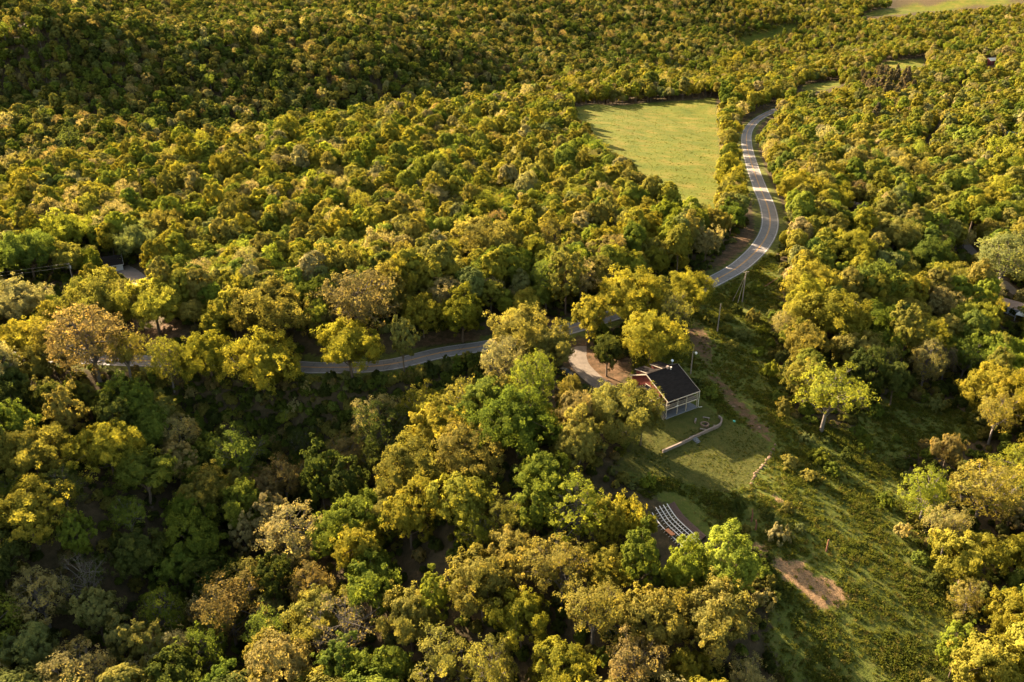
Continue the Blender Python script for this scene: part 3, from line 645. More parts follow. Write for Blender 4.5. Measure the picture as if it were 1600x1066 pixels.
# ------------------------------------------------------------------ cars
def car(name, label, loc, rot, paint):
    t = thing(name, label, 'car', loc, rot)
    lo = [(-2.3, .35), (-2.35, .75), (-2.2, 1.0), (-1.2, 1.05), (1.0, 1.05), (2.15, .92), (2.3, .7), (2.25, .35)]
    hi = [(-1.9, 1.04), (-1.6, 1.62), (.25, 1.68), (1.15, 1.04)]
    def sweep(prof, w0, w1, nm, m):
        n = len(prof); P = [(x, -w0, z) for x, z in prof] + [(x, w0, z) for x, z in prof]; zt = max(z for _, z in prof); zb = min(z for _, z in prof)
        P = [(x, y * (1 - (1 - w1 / w0) * (z - zb) / (zt - zb)), z) for x, y, z in P]
        return MB().poly(P, [tuple(range(n)), tuple(range(n, 2*n))[::-1]] + [(i, n+i, n+(i+1) % n, (i+1) % n) for i in range(n)]).build(nm, m, t, bevel=.05)
    sweep(lo, .92, .88, 'body', paint); sweep(hi, .86, .68, 'cabin_glass', M['glass'])
    MB().box(-1.62, .28, -.66, .66, 1.64, 1.72).build('roof', paint, t, bevel=.03)
    for x in (-1.45, 1.45):
        for y in (-.9, .7):
            w = MB().tube([(x, y, .36), (x, y + .2, .36)], .36, 14).build('wheel', M['rubber'], t); MB().tube([(x, y - .01, .36), (x, y + .21, .36)], .2, 10).build('rim', M['galv'], w)
    for y in (-.65, .5): MB().box(2.24, 2.31, y, y + .2, .68, .84).build('headlight', M['lamp_lens'], t)
    for y in (-.75, .6): MB().box(-2.37, -2.3, y, y + .15, .75, .95).build('tail_light', M['maroon'], t)
q = at(884, 586); car('parked_car', 'black car parked under trees beside the gravel drive', q, R_(-40), M['black_paint'])
q = at(150, 408); car('parked_car', 'pale blue-grey car parked by the grey-roofed bungalow', q, R_(15), M['silver_paint'])
# ------------------------------------------------------------------ trees: crown of leaf faces on a branched trunk
def unit(v): return v / (np.linalg.norm(v, axis=-1, keepdims=True) + 1e-9)
def tubes_np(paths, sides):
    V = []; F = []; base_i = 0
    for pts, rad in paths:
        pts = np.asarray(pts, float); d = unit(np.gradient(pts, axis=0)); u = unit(np.cross(d, np.array([.21, .93, .13]))); v = np.cross(d, u)
        a = np.arange(sides) * 2 * np.pi / sides; ring = u[:, None, :] * np.cos(a)[None, :, None] + v[:, None, :] * np.sin(a)[None, :, None]
        V.append((pts[:, None, :] + ring * np.asarray(rad)[:, None, None]).reshape(-1, 3))
        n = len(pts); i = (np.arange(n - 1)[:, None] * sides + np.arange(sides)[None, :]); j = (np.arange(n - 1)[:, None] * sides + (np.arange(sides) + 1)[None, :] % sides)
        F.append(np.stack([i, j, j + sides, i + sides], -1).reshape(-1, 4) + base_i); base_i += n * sides
    return np.concatenate(V), np.concatenate(F)
def gen_tree(seed, R, H, rz, nl, nc, nf, ls, kind='round', lod=0):
    r = np.random.default_rng(seed); zc = H - rz
    # lobes of the crown
    d = unit(r.normal(size=(nl * 6, 3))); d = d[d[:, 2] > (-.78 if kind != 'shrub' else -.1)]
    pick = [0]
    for _ in range(nl - 1):            # spread them
        dist = np.min(np.arccos(np.clip(d @ d[pick].T, -1, 1)), axis=1); pick.append(int(np.argmax(dist * r.uniform(.6, 1, len(d)))))
    d = d[pick]; az = np.arctan2(d[:, 1], d[:, 0]); p1, p2 = r.uniform(0, 6.28, 2)
    asym = 1 + .18 * np.sin(az + p1) + .15 * np.sin(2 * az + p2)
    k = np.where(r.uniform(size=nl) < .12, r.uniform(.82, .95, nl), r.uniform(.58, .80, nl)) * asym
    if lod: k = r.uniform(.54, .70, nl) * (1 + (asym - 1) * .6)
    if kind == 'cedar':
        h = r.uniform(.08, 1, nl) ** .8; rad = R * (1 - h) * .75 + .15; C = np.stack([np.cos(az) * rad, np.sin(az) * rad, h * H * .95], 1); rl = R * (.30 - .16 * h); d = unit(np.stack([np.cos(az), np.sin(az), np.full(nl, .4)], 1))
    else:
        C = d * k[:, None] * np.array([R, R, rz]); C[:, 2] += zc; rl = R * (r.uniform(.17, .32, nl) if lod == 0 else r.uniform(.24, .36, nl)) * (.82 if kind == 'oak' else 1) * (1 if kind != 'sparse' else .95)
        if kind == 'tall': rl *= .92
        ms = {'round': int(r.integers(1, 4)), 'oak': int(r.integers(3, 6)), 'sparse': int(r.integers(1, 4))}.get(kind, 1)
        if lod and r.uniform() < .65: ms = 1
        if ms > 1:                                   # several leaders make a many-lobed crown
            sa = r.uniform(0, 6.28) + np.arange(ms) * 6.283 / ms + r.normal(0, .3, ms); so = np.stack([np.cos(sa), np.sin(sa), r.uniform(-.35, .35, ms)], 1) * R * r.uniform(.30, .46, (ms, 1))
            C = (C - [0, 0, zc]) * .68 + so[r.integers(0, ms, nl)] * np.array([1, 1, rz / R]) + [0, 0, zc]
        inner = r.integers(0, nl, nl // 5); C[inner] = (C[inner] - [0, 0, zc]) * r.uniform(.3, .7, (len(inner), 1)) + [0, 0, zc]
    # clumps on each lobe
    cd = unit(r.normal(size=(nl, nc, 3)) + d[:, None, :] * 1.1 + np.array([0, 0, .35])); cr = rl[:, None] * r.uniform(.30, .50, (nl, nc))
    cc = C[:, None, :] + cd * (rl[:, None] * r.uniform(.55, .95, (nl, nc)))[..., None] * np.array([1, 1, .85])
    if lod == 0: cc = cc + cd * (np.where(r.uniform(size=(nl, nc)) < .10, r.uniform(.4, 1.1, (nl, nc)), 0) * rl[:, None])[..., None]
    cv = np.clip(r.normal(.5, .16, (nl, nc)) + r.normal(0, .12, nl)[:, None], 0, 1)
    fd = unit(r.normal(size=(nl, nc, nf, 3)) + .7 * cd[:, :, None, :]); fp = cc[:, :, None, :] + fd * (cr[..., None] * r.uniform(.45, 1.18, (nl, nc, nf)))[..., None]
    out = unit(fp - np.array([0, 0, zc]))
    fn = unit(.5 * fd + .75 * out + (.52 if lod == 0 else .34) * unit(r.normal(size=fd.shape)) + np.array([0, 0, .12]))
    fp = fp.reshape(-1, 3); fn = fn.reshape(-1, 3); lv = np.clip(np.repeat(cv.reshape(-1), nf) + r.normal(0, .13 if lod == 0 else .06, len(fp)), 0, 1)
    keep = fp[:, 2] > (.1 if kind in ('shrub', 'cedar') else H * .16); fp, fn, lv = fp[keep], fn[keep], lv[keep]
    t = unit(np.cross(fn, r.normal(size=fn.shape))); b = np.cross(fn, t); s = ls * r.uniform(.6, 1.35, len(fp)); e = r.uniform(.45, .8, len(fp))
    cur = fn * (s * .18)[:, None]
    LV = np.stack([fp + t * s[:, None], fp + b * (s * e)[:, None] - cur, fp - t * s[:, None] * .9, fp - b * (s * e)[:, None] - cur], 1).reshape(-1, 3)
    LF = np.arange(len(LV)).reshape(-1, 4); lva = np.repeat(lv, 4)
    fx = R / np.percentile(np.hypot(fp[:, 0], fp[:, 1]), 95) if kind not in ('cedar', 'shrub') else 1.0
    # trunk and limbs
    tr = .023 * H * r.uniform(.8, 1.1) * (.7 if kind == 'tall' else 1) * (.35 if kind == 'shrub' else 1)
    lean = r.normal(0, .035 * H, 2); ts = np.linspace(0, 1, 6 if lod == 0 else 3)
    tp = np.stack([lean[0] * ts ** 2, lean[1] * ts ** 2, -1.2 + (zc + rz * .35 + 1.2) * ts], 1); tp[:, :2] += r.normal(0, .08, (len(ts), 2)) * (ts[:, None] > 0)
    paths = [(tp, tr * (1.15 - .85 * ts))]
    nb = {0: (nl if kind in ('sparse', 'bare') else nl // 2), 1: 5, 2: 0}[lod] if kind != 'cedar' else 0
    for i in range(nb):
        s0 = r.uniform(.38, .95); q0 = np.array([np.interp(s0, ts, tp[:, c]) for c in range(3)]); q1 = C[i]; mid = q0 * .5 + q1 * .5 + np.array([0, 0, .10 * np.linalg.norm(q1 - q0)]) * r.uniform(-.2, 1)
        w = tr * (1.1 - .85 * s0) * .55
        paths.append((np.stack([q0, mid, q1]), [w, w * .6, w * .28]))
        if lod == 0 and kind in ('sparse', 'bare'):
            for c in range(min(nc, 7)): paths.append((np.stack([q1 * .75 + mid * .25, cc[i, c] * .9 + q1 * .1]), [w * .26, w * .07]))
            if kind == 'bare':
                for c in range(nc):
                    for _t in range(3): paths.append((np.stack([cc[i, c] * .8 + q1 * .2, cc[i, c] + r.normal(0, .45, 3)]), [w * .09, w * .03]))
    TV, TF = tubes_np(paths, {0: 6, 1: 4, 2: 4}[lod])
    LV[:, :2] *= fx; TV[:, :2] *= fx
    return (LV, LF, lva), (TV, TF)
BARK = {'oak': 'bark', 'round': 'bark', 'tall': 'bark', 'sparse': 'grey_bark', 'bare': 'grey_bark', 'cedar': 'bark', 'shrub': 'bark'}
SPEC = {  # kind: (R, H, rz, lobes, clumps, faces, leaf size) for the close version
 'round': (5.2, 13.0, 5.2, 62, 10, 40, .175), 'tall': (3.9, 14.0, 5.4, 52, 10, 38, .168), 'sparse': (5.0, 13.0, 5.1, 56, 12, 14, .148), 'oak': (8.5, 15.5, 6.6, 95, 11, 40, .185),
 'bare': (4.8, 13.5, 4.8, 40, 9, 3, .15), 'cedar': (2.8, 10.0, 5.0, 60, 7, 20, .22), 'shrub': (2.2, 2.9, 1.9, 24, 8, 16, .17)}
NV = {'oak': 5, 'round': 6, 'tall': 5, 'sparse': 5, 'bare': 1, 'cedar': 1, 'shrub': 3}
TREE0 = {}     # kind -> [(crown mesh, trunk mesh)]
FAR = {1: {}, 2: {}}; far_objs = []
src = bpy.data.collections.new('forest_sources')
def joined(nm, leaf, trunk, bark):
    (LV, LF, lva), (TV, TF) = leaf, trunk
    return mesh_np(nm, np.concatenate([LV, TV]), [LF, TF + len(LV)], [M['leaves'], M[bark]], midx=np.concatenate([np.zeros(len(LF)), np.ones(len(TF))]), attrs=dict(lv=np.concatenate([lva, np.zeros(len(TV))])))
for kind, (R, H, rz, nl, nc, nf, ls) in SPEC.items():
    TREE0[kind] = []
    for v in range(NV[kind]):
        q = np.random.default_rng(100 + v); f = q.uniform(.92, 1.1)
        L, T_ = gen_tree(hash(kind) % 1 + 17 * v + 1000 * list(SPEC).index(kind), R, H, rz * f, nl, nc, nf, ls, kind, 0)
        TREE0[kind].append((mesh_np('crown', L[0], [L[1]], [M['leaves']], attrs=dict(lv=L[2])), mesh_np('trunk', T_[0], [T_[1]], [M[BARK[kind]]], smooth_=True)))
        for lod, (a, b, c, m) in ((1, (.8, 1.3, .48, 1.45)), (2, (.5, .7, .38, 2.8))):
            if kind == 'bare': a, b, c = 1, 1, 1.0; m = 1.6
            if kind == 'shrub' and lod == 2: continue
            L, T_ = gen_tree(5000 * lod + 17 * v + 1000 * list(SPEC).index(kind), R, H, rz * f, max(8, int(nl * a)), max(3, int(nc * b)), max(3, int(nf * c)), ls * (m if kind != 'sparse' else m * .8), kind, lod)
            o = bpy.data.objects.new('forest_source_%02d' % len(far_objs), joined('forest_tree', L, T_, BARK[kind])); src.objects.link(o)
            FAR[lod].setdefault(kind, []).append(len(far_objs)); far_objs.append(o)

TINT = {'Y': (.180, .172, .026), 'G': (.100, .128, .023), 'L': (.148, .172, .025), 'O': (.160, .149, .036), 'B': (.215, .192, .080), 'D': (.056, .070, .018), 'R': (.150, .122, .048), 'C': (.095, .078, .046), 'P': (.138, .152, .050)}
LOOK = {'Y': 'golden-green', 'G': 'fresh green', 'L': 'lime-green', 'O': 'olive-gold', 'B': 'pale buff', 'D': 'dark green', 'R': 'bronze-brown', 'C': 'dark brownish', 'P': 'grey-green'}
FORM = {'oak': 'spreading', 'round': 'round-crowned', 'tall': 'oval-crowned', 'sparse': 'thinly leafed', 'bare': 'nearly bare grey-branched', 'cedar': 'conical cedar', 'shrub': 'low bushy'}

# picture outlines that stay open to view
SEE = [OPEN, FIELD, [(600,580),(600,560),(690,540),(757,528),(757,552),(690,565)], [(470,562),(508,564),(508,588),(470,586)],
       [(1112,420),(1160,392),(1186,352),(1172,300),(1160,260),(1156,205),(1172,188),(1200,174),(1212,172),(1200,186),(1182,210),(1184,240),(1200,290),(1222,345),(1215,390),(1165,428),(1112,452)],
       [(888,505),(915,500),(915,520),(888,524)],[(985,575),(1060,560),(1100,600),(1100,640),(1040,660),(1015,640)],[(900,560),(925,560),(955,600),(930,606)],
       FARFIELD, MEADOW, CLEAR1, CLEAR2, [(165,400),(205,400),(212,425),(190,424)], [(1562,470),(1600,470),(1600,506),(1572,506)], [(1542,90),(1556,90),(1556,103),(1542,103)],[(1574,203),(1586,203),(1586,214),(1574,214)],
       [(1495,385),(1515,380),(1525,395),(1510,398)],[(1325,312),(1352,316),(1352,326),(1325,322)],[(1438,225),(1452,205),(1500,135),(1512,118),(1516,124),(1470,200),(1448,240)],[(1162,68),(1176,68),(1176,78),(1162,78)],
       [(0,420),(108,405),(115,440),(0,440)],[(760,480),(860,495),(850,512),(762,510)],[(180,535),(290,505),(290,535),(200,545)]]
SEE = [np.array(p, float) for p in SEE]
# ---- trees picked out one by one: crown centre px, crown width px, colour, form
HAND = [
 (150,455,105,'O','round'),(237,462,105,'Y','round'),(140,528,120,'R','sparse'),(30,520,90,'Y','round'),(28,458,85,'B','round'),(195,545,70,'O','sparse'),
 (325,545,95,'Y','round'),(412,550,120,'Y','round'),(425,468,140,'O','round'),(560,468,115,'R','sparse'),(545,532,105,'Y','round'),(660,480,80,'Y','round'),(722,488,75,'Y','round'),
 (628,528,45,'P','tall'),(760,368,108,'O','round'),(885,425,62,'O','tall'),(820,505,120,'O','round'),(862,540,80,'O','round'),(785,560,70,'B','sparse'),(810,645,130,'G','round'),(920,490,62,'Y','round'),(985,450,110,'Y','round'),(1080,440,80,'Y','round'),
 (1020,512,105,'Y','round'),(1050,485,60,'O','sparse'),(950,545,52,'D','round'),(978,628,125,'O','round'),(1004,652,55,'O','round'),(893,605,45,'O','round'),(905,690,80,'O','round'),(850,740,90,'G','round'),
 (650,715,125,'O','round'),(735,690,115,'O','round'),(720,775,105,'Y','round'),(640,800,90,'Y','round'),(905,790,110,'L','sparse'),(962,805,80,'Y','round'),(1006,822,46,'Y','round'),(75,532,65,'O','sparse'),(102,556,48,'O','sparse'),(215,470,60,'O','round'),(60,565,75,'O','round'),(262,560,60,'Y','sparse'),(1073,891,76,'L','round'),(1145,885,105,'L','round'),(880,880,110,'O','sparse'),
 (800,860,90,'O','round'),(1000,870,70,'G','tall'),(815,960,100,'Y','round'),(930,950,115,'O','sparse'),(1020,960,110,'O','round'),(990,1040,100,'R','sparse'),(880,1040,105,'Y','round'),(770,1040,90,'O','sparse'),(1080,1050,70,'Y','round'),(1170,1060,70,'B','sparse'),
 (1295,610,112,'L','sparse'),(1515,860,105,'Y','round'),(1540,765,105,'O','sparse'),(1450,765,70,'L','sparse'),(1482,700,50,'R','round'),(1485,820,70,'B','sparse'),(1300,485,120,'Y','round'),(1260,530,80,'O','round'),(1270,430,85,'Y','round'),(1420,515,60,'O','tall'),
 (1565,600,110,'Y','round'),(1515,485,80,'L','round'),(1570,405,95,'P','sparse'),(1560,545,90,'L','round'),(1370,490,90,'G','round'),(1340,540,80,'O','round'),(1450,560,60,'B','sparse'),(1590,860,60,'Y','round'),(1585,960,85,'Y','round'),(1555,1045,115,'Y','round'),(1500,1005,55,'L','tall'),(1515,930,50,'O','sparse'),
 (45,690,115,'O','round'),(165,690,110,'Y','round'),(40,790,130,'Y','round'),(225,740,95,'G','round'),(115,835,55,'G','tall'),(450,835,115,'B','sparse'),(570,855,85,'Y','round'),(540,975,105,'R','bare'),(500,955,110,'O','round'),(60,925,95,'B','sparse'),
 (420,990,80,'G','sparse'),(640,960,95,'O','round'),(680,930,55,'L','tall'),(690,1030,95,'O','sparse'),(600,1040,85,'G','round'),(45,1010,80,'P','round'),(380,830,45,'B','tall'),(290,800,70,'G','round'),(100,640,55,'O','tall'),(190,1000,60,'P','tall'),
 (130,900,75,'D','bare'),(250,960,80,'G','sparse'),(330,900,85,'D','round'),(210,860,85,'D','round'),(330,1010,80,'G','sparse'),(500,735,75,'D','tall'),(545,760,60,'D','tall'),(585,720,55,'D','sparse'),(470,690,40,'D','sparse'),
 (40,385,95,'G','round'),(90,330,70,'B','round'),(105,400,60,'O','round'),(210,365,75,'P','round'),(250,345,75,'O','round'),(265,420,65,'G','round'),(95,350,90,'L','round'),
 (1425,260,70,'O','round'),(1147,172,34,'O','round'),(1143,195,34,'Y','round'),(1142,215,36,'O','round'),(1143,238,38,'Y','round'),(1146,262,40,'Y','round'),(1149,285,40,'Y','round'),(1152,306,42,'Y','round'),(1145,330,44,'G','round'),(1122,345,40,'O','round'),(1105,372,46,'B','round'),(1135,300,34,'O','round'),(1590,330,60,'L','round'),(1230,215,55,'O','round'),(1250,290,75,'Y','round'),(1300,300,70,'Y','round'),
 (1455,390,70,'G','round'),(1400,360,75,'O','round'),(1330,380,85,'Y','round'),(1470,470,60,'B','round'),(1560,640,70,'O','sparse'),(1480,560,45,'C','sparse'),(1350,575,60,'D','round'),(1400,590,55,'D','round'),
]
HT = []   # X, Y, Z, R, colour, kind, w px
hx = np.array([h[0] for h in HAND], float); hy = np.array([h[1] for h in HAND], float); hw = np.array([h[2] for h in HAND], float)
off = np.full(len(HAND), 8.0)
for _ in range(3):
    P = march(hx, hy, off, hgt); dist = project(P[:, 0], P[:, 1], P[:, 2] + off)[2]; Rm = hw / 2 * dist / FPX
    asp = np.array([SPEC[h[4]][1] / SPEC[h[4]][0] for h in HAND]); cz = np.array([(SPEC[h[4]][1] - SPEC[h[4]][2]) / SPEC[h[4]][0] for h in HAND])
    asp_k = np.clip(6.4 / Rm, .86, 1.25)      # wide crowns are lower for their width
    off = np.clip(Rm * cz * asp_k, 2.5, 14)
for i, h in enumerate(HAND):
    oak = h[4] == 'round' and Rm[i] > 7.2
    HT.append((P[i, 0], P[i, 1], P[i, 2], Rm[i], h[3], 'oak' if oak else h[4], float(np.clip((off[i] + .9 * Rm[i] * .72) / (Rm[i] * 15.5 / 8.5), .7, 1.3)) if oak else asp_k[i]))
print('hand radius', np.round(np.percentile(Rm, [0, 10, 50, 90, 100]), 1))

# ---- the rest of the wood
def poisson(n_try, xs, ys, dmin, seed, exist=None):
    r = np.random.default_rng(seed); cell = dmin; G = {}; out = []
    if exist is not None:
        for (x, y, d) in exist: G.setdefault((int(x // cell), int(y // cell)), []).append((x, y, d))
    return r
def scatter(spacing, y0, y1, seed, jit=.42):
    r = np.random.default_rng(seed); ys = np.arange(y0, y1, spacing * .88); out = []
    for k, y in enumerate(ys):
        hw_ = .70 * y + 60; xs = np.arange(-hw_, hw_, spacing) + (spacing / 2 if k % 2 else 0)
        out.append(np.stack([xs + r.uniform(-jit, jit, len(xs)) * spacing, y + r.uniform(-jit, jit, len(xs)) * spacing], 1))
    return np.concatenate(out)
FP = np.concatenate([scatter(6.9, 25, 215, 11), scatter(5.3, 215, 430, 15), scatter(5.7, 430, 640, 12), scatter(7.1, 640, 1100, 14), scatter(8.4, 1100, 2000, 13)])
Zf = hgt(FP[:, 0], FP[:, 1]); rf_ = np.random.default_rng(21)
Rf = np.clip(rf_.lognormal(0, .2, len(FP)) * np.interp(FP[:, 1], [160, 240, 640, 1500], [5.7, 4.25, 4.1, 4.4]), 2.8, 7.8)
fpx, fpy, fax = project(FP[:, 0], FP[:, 1], Zf + 8)
keep = (fpx > -140) & (fpx < 1740) & (fpy > -45) & (fpy < 1190) & (fax > 40)
for L, dd in ((ROAD, 8.5), (LANE, 4.5), (DRIVE, 6), (DRIVE2, 5.0)):
    D, _ = near_line(FP[:, 0], FP[:, 1], L, 20); keep &= D > dd
for k_, m_ in (('open', 3), ('field', 1.5), ('lawn', 3), ('farfield', 2), ('meadow', 0), ('clear1', 1), ('clear2', 1), ('ravine', -2)): keep &= sdist(FP[:, 0], FP[:, 1], W[k_]) < -m_
keep &= ((FP[:, 0] - hp[0] - 2) ** 2 + (FP[:, 1] - hp[1] - 10) ** 2) > 17 ** 2
FP, Zf, Rf, fpx, fpy, fax = FP[keep], Zf[keep], Rf[keep], fpx[keep], fpy[keep], fax[keep]
tpy_ = project(FP[:, 0], FP[:, 1], Zf + 2.7 * Rf)[1]
rp_ = Rf * FPX / fax; bad = np.zeros(len(FP), bool)
for ip, p in enumerate(SEE):
    soft = ip in (1, 9, 18, 19)
    bad |= (sdist(fpx, fpy, p) > (-.35 if soft else -.9) * rp_) | ((sdist(fpx, tpy_, p) > -.6 * rp_) & (not soft))
HX = np.array([(h[0], h[1], h[3]) for h in HT])
for x, y, r_h in HX: bad |= (FP[:, 0] - x) ** 2 + (FP[:, 1] - y) ** 2 < (.66 * r_h + .45 * Rf) ** 2
hpx, hpy, hax = project(HX[:, 0], HX[:, 1], np.array([h[2] for h in HT]) + off)
for i in range(len(HT)):      # a tree picked out by hand stays in view: nothing from the fill just in front of it
    rpx = HX[i, 2] * FPX / hax[i]; bad |= (fax < hax[i] - 1) & (np.abs(fpx - hpx[i]) < .75 * (rpx + rp_)) & (np.abs(fpy - hpy[i]) < .62 * (rpx + rp_)) & (fpy > hpy[i] - .2 * rpx) & (hax[i] < 330)
ok = ~bad; FP, Zf, Rf, fpx, fpy, fax = FP[ok], Zf[ok], Rf[ok], fpx[ok], fpy[ok], fax[ok]
patch = wob(FP[:, 0] * 1.0, FP[:, 1] * .9, 90) * 1.6; u = rf_.uniform(size=len(FP)) + patch * .12
def choose(w):
    k = list(w); c = np.cumsum(list(w.values())); c = c / c[-1]; return [k[min(int(np.searchsorted(c, min(max(x, 0), .9999))), len(k) - 1)] for x in u]
cN = choose(dict(G=.13, L=.16, Y=.33, O=.22, P=.05, B=.10, R=.01)); cF = choose(dict(D=.24, G=.26, P=.08, O=.25, B=.09, R=.08)); cR = choose(dict(G=.10, L=.18, Y=.39, O=.18, P=.03, B=.11, R=.01)); cV = choose(dict(D=.26, G=.30, P=.1, O=.17, B=.12, R=.05))  # far hillside mix darker, near ridge mix brighter: shade and sun put into leaf tints
right = (fpx > 1130)
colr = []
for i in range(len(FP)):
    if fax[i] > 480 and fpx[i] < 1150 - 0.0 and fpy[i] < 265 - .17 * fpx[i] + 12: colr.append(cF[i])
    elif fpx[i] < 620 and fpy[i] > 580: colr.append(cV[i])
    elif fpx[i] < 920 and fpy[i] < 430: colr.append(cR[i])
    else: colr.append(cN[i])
u = rf_.uniform(size=len(FP)); kf = []
for i, c in enumerate(colr):
    x = u[i]
    if c in 'B': kf.append('sparse' if x < .5 else ('tall' if x < .7 else 'round'))
    elif c in 'R': kf.append('sparse' if x < .8 else 'round')
    elif fax[i] > 240: kf.append('round' if x < .42 else ('tall' if x < .90 else 'sparse'))
    else: kf.append('round' if x < .62 else ('tall' if x < .82 else 'sparse'))
ced = (np.hypot(fpx - 1385, (fpy - 135) * 2) < 45) | (np.hypot(fpx - 1360, (fpy - 190) * 1.5) < 14)
for i in np.nonzero(ced & (u < .5))[0]: kf[i] = 'cedar'; colr[i] = 'C'
for i in range(len(FP)):
    if kf[i] == 'tall': Rf[i] = min(Rf[i] * .88, 4.6)
ALL = [(HT[i][0], HT[i][1], HT[i][2], HT[i][3], HT[i][4], HT[i][5], HT[i][6], HT[i][3] * FPX / hax[i] + 1000) for i in range(len(HT))]
inside = (fpx > -20) & (fpx < 1620) & (fpy > -20) & (fpy < 1095)
for i in range(len(FP)): ALL.append((FP[i, 0], FP[i, 1], Zf[i], Rf[i], colr[i], kf[i], float(np.clip(rf_.normal(1.14 if fax[i] > 240 else 1.0, .12), .8, 1.45)), (Rf[i] * FPX / fax[i]) if inside[i] else 0))
order = sorted(range(len(ALL)), key=lambda i: -ALL[i][7]); N_IND = 300
print('trees in all', len(ALL), 'hand', len(HT))
def where(px, py, X=None, Y=None):
    for (lx, ly), reach, txt in LMK:
        if X is not None and math.hypot(X - lx, Y - ly) < reach: return txt
    if fpoly(px, py, RAVINE): return 'in the ravine below the road'
    if px > 1230 and py > 640: return 'below the weedy slope'
    if px > 1180 and py > 330: return 'between road bend and gravel lane'
    if px > 1120 and py <= 330: return 'beside the far road'
    if py > 760 and px < 520: return 'on the shady ravine floor'
    if px < 330 and py > 590: return 'on the slope across the ravine'
    if py > 590: return 'on the spur below the house'
    if py > 440: return 'along the road verge' 
    return 'on the hillside above the road'
def fpoly(px, py, P): return sdist(np.array([px]), np.array([py]), np.array(P, float))[0] > 0
rt = np.random.default_rng(31); used_lab = {}
LMK = [(tuple(at(px, py)[:2]), reach, txt) for px, py, reach, txt in ((1050,610,17,'beside the red house'),(1065,820,13,'by the curved seating rows'),(925,585,12,'beside the gravel drive'),(884,586,9,'over the parked black car'),
   (178,410,20,'by the grey-roofed bungalow'),(1585,490,24,'by the metal-roofed cabin'),(1270,915,16,'by the straw patch'),(1163,474,14,'by the guy-wired utility pole'),(1122,520,12,'by the bare grey utility pole'),(1080,690,16,'below the retaining wall'),
   (1080,325,25,'at the lower corner of the hay field'),(930,215,30,'along the wooded side of the hay field'),(1060,160,45,'across the top of the hay field'),(1145,250,26,'between the hay field and the road'),(1205,350,24,'outside the road bend'),(107,440,18,'by the pole with the transformer'),(1500,390,20,'along the gravel lane'),(1560,980,18,'in the gully beyond the weedy slope'))]
def plant(X, Y, Z, Rr, c, kind, asp, v, noun, label, group, cat):
    s = Rr / SPEC[kind][0]; t = thing(noun, label, cat, (X, Y, Z - .15), rt.uniform(0, 6.28), group); t.scale = (s, s, s * asp)
    cm, tm = TREE0[kind][v % len(TREE0[kind])]
    put('trunk', tm, t); cr = put('crown', cm, t)
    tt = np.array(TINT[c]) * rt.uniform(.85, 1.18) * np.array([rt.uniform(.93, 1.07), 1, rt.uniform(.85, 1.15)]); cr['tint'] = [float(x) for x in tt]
IND = []
for i in order[:N_IND]:
    X, Y, Z, Rr, c, kind, asp, _ = ALL[i]; px, py, _a = project(X, Y, Z + 8)
    size = 'very large ' if Rr > 8.2 else ('large ' if Rr > 6.4 else ('small ' if Rr < 3.9 else '')); wh = where(px, py, X, Y)
    IND.append([ALL[i], ('%s%s %s tree %s' % (size, FORM[kind], LOOK[c], wh)) if kind != 'cedar' else size + 'dark conical cedar tree ' + wh])
from collections import Counter
XY = np.array([(a[0][0], a[0][1]) for a in IND]); NN = [np.argsort((XY[:, 0] - x) ** 2 + (XY[:, 1] - y) ** 2)[1:8] for x, y in XY]
for rnd in range(2):                       # look-alikes in one place: say which neighbour they stand beside
    cnt = Counter(a[1] for a in IND); new = []
    for k_, (a, lab) in enumerate(IND):
        if cnt[lab] > 1 and ' beside a' not in lab[20:]:
            others = [IND[j][0][4] for j in NN[k_] if IND[j][0][4] != a[4]]
            if others: lab = lab + ' beside a ' + LOOK[others[0]] + ' one'
        elif cnt[lab] > 1 and rnd:
            j = NN[k_][0]; w_ = {'oak': 'spreading', 'round': 'rounded', 'tall': 'oval', 'sparse': 'thin', 'bare': 'bare', 'cedar': 'conical'}[IND[j][0][5]]
            if IND[j][0][4] != a[4]: lab = lab.replace(' beside a ', ' beside a %s ' % w_)
        if len(lab.split()) > 16: lab = lab.replace('nearly bare ', 'bare ').replace('very large ', 'huge '); lab = lab.replace('very large ', 'huge ').replace(' on the spur below', ' below')
        if len(lab.split()) > 16: lab = lab[:lab.rindex(' beside a')]
        new.append(lab)
    for a, l in zip(IND, new): a[1] = l
for n_, ((X, Y, Z, Rr, c, kind, asp, _), lab) in enumerate(IND):
    plant(X, Y, Z, Rr, c, kind, asp, n_, 'cedar_tree' if kind == 'cedar' else 'tree', lab, lab.replace(' tree ', ' trees '), 'tree')
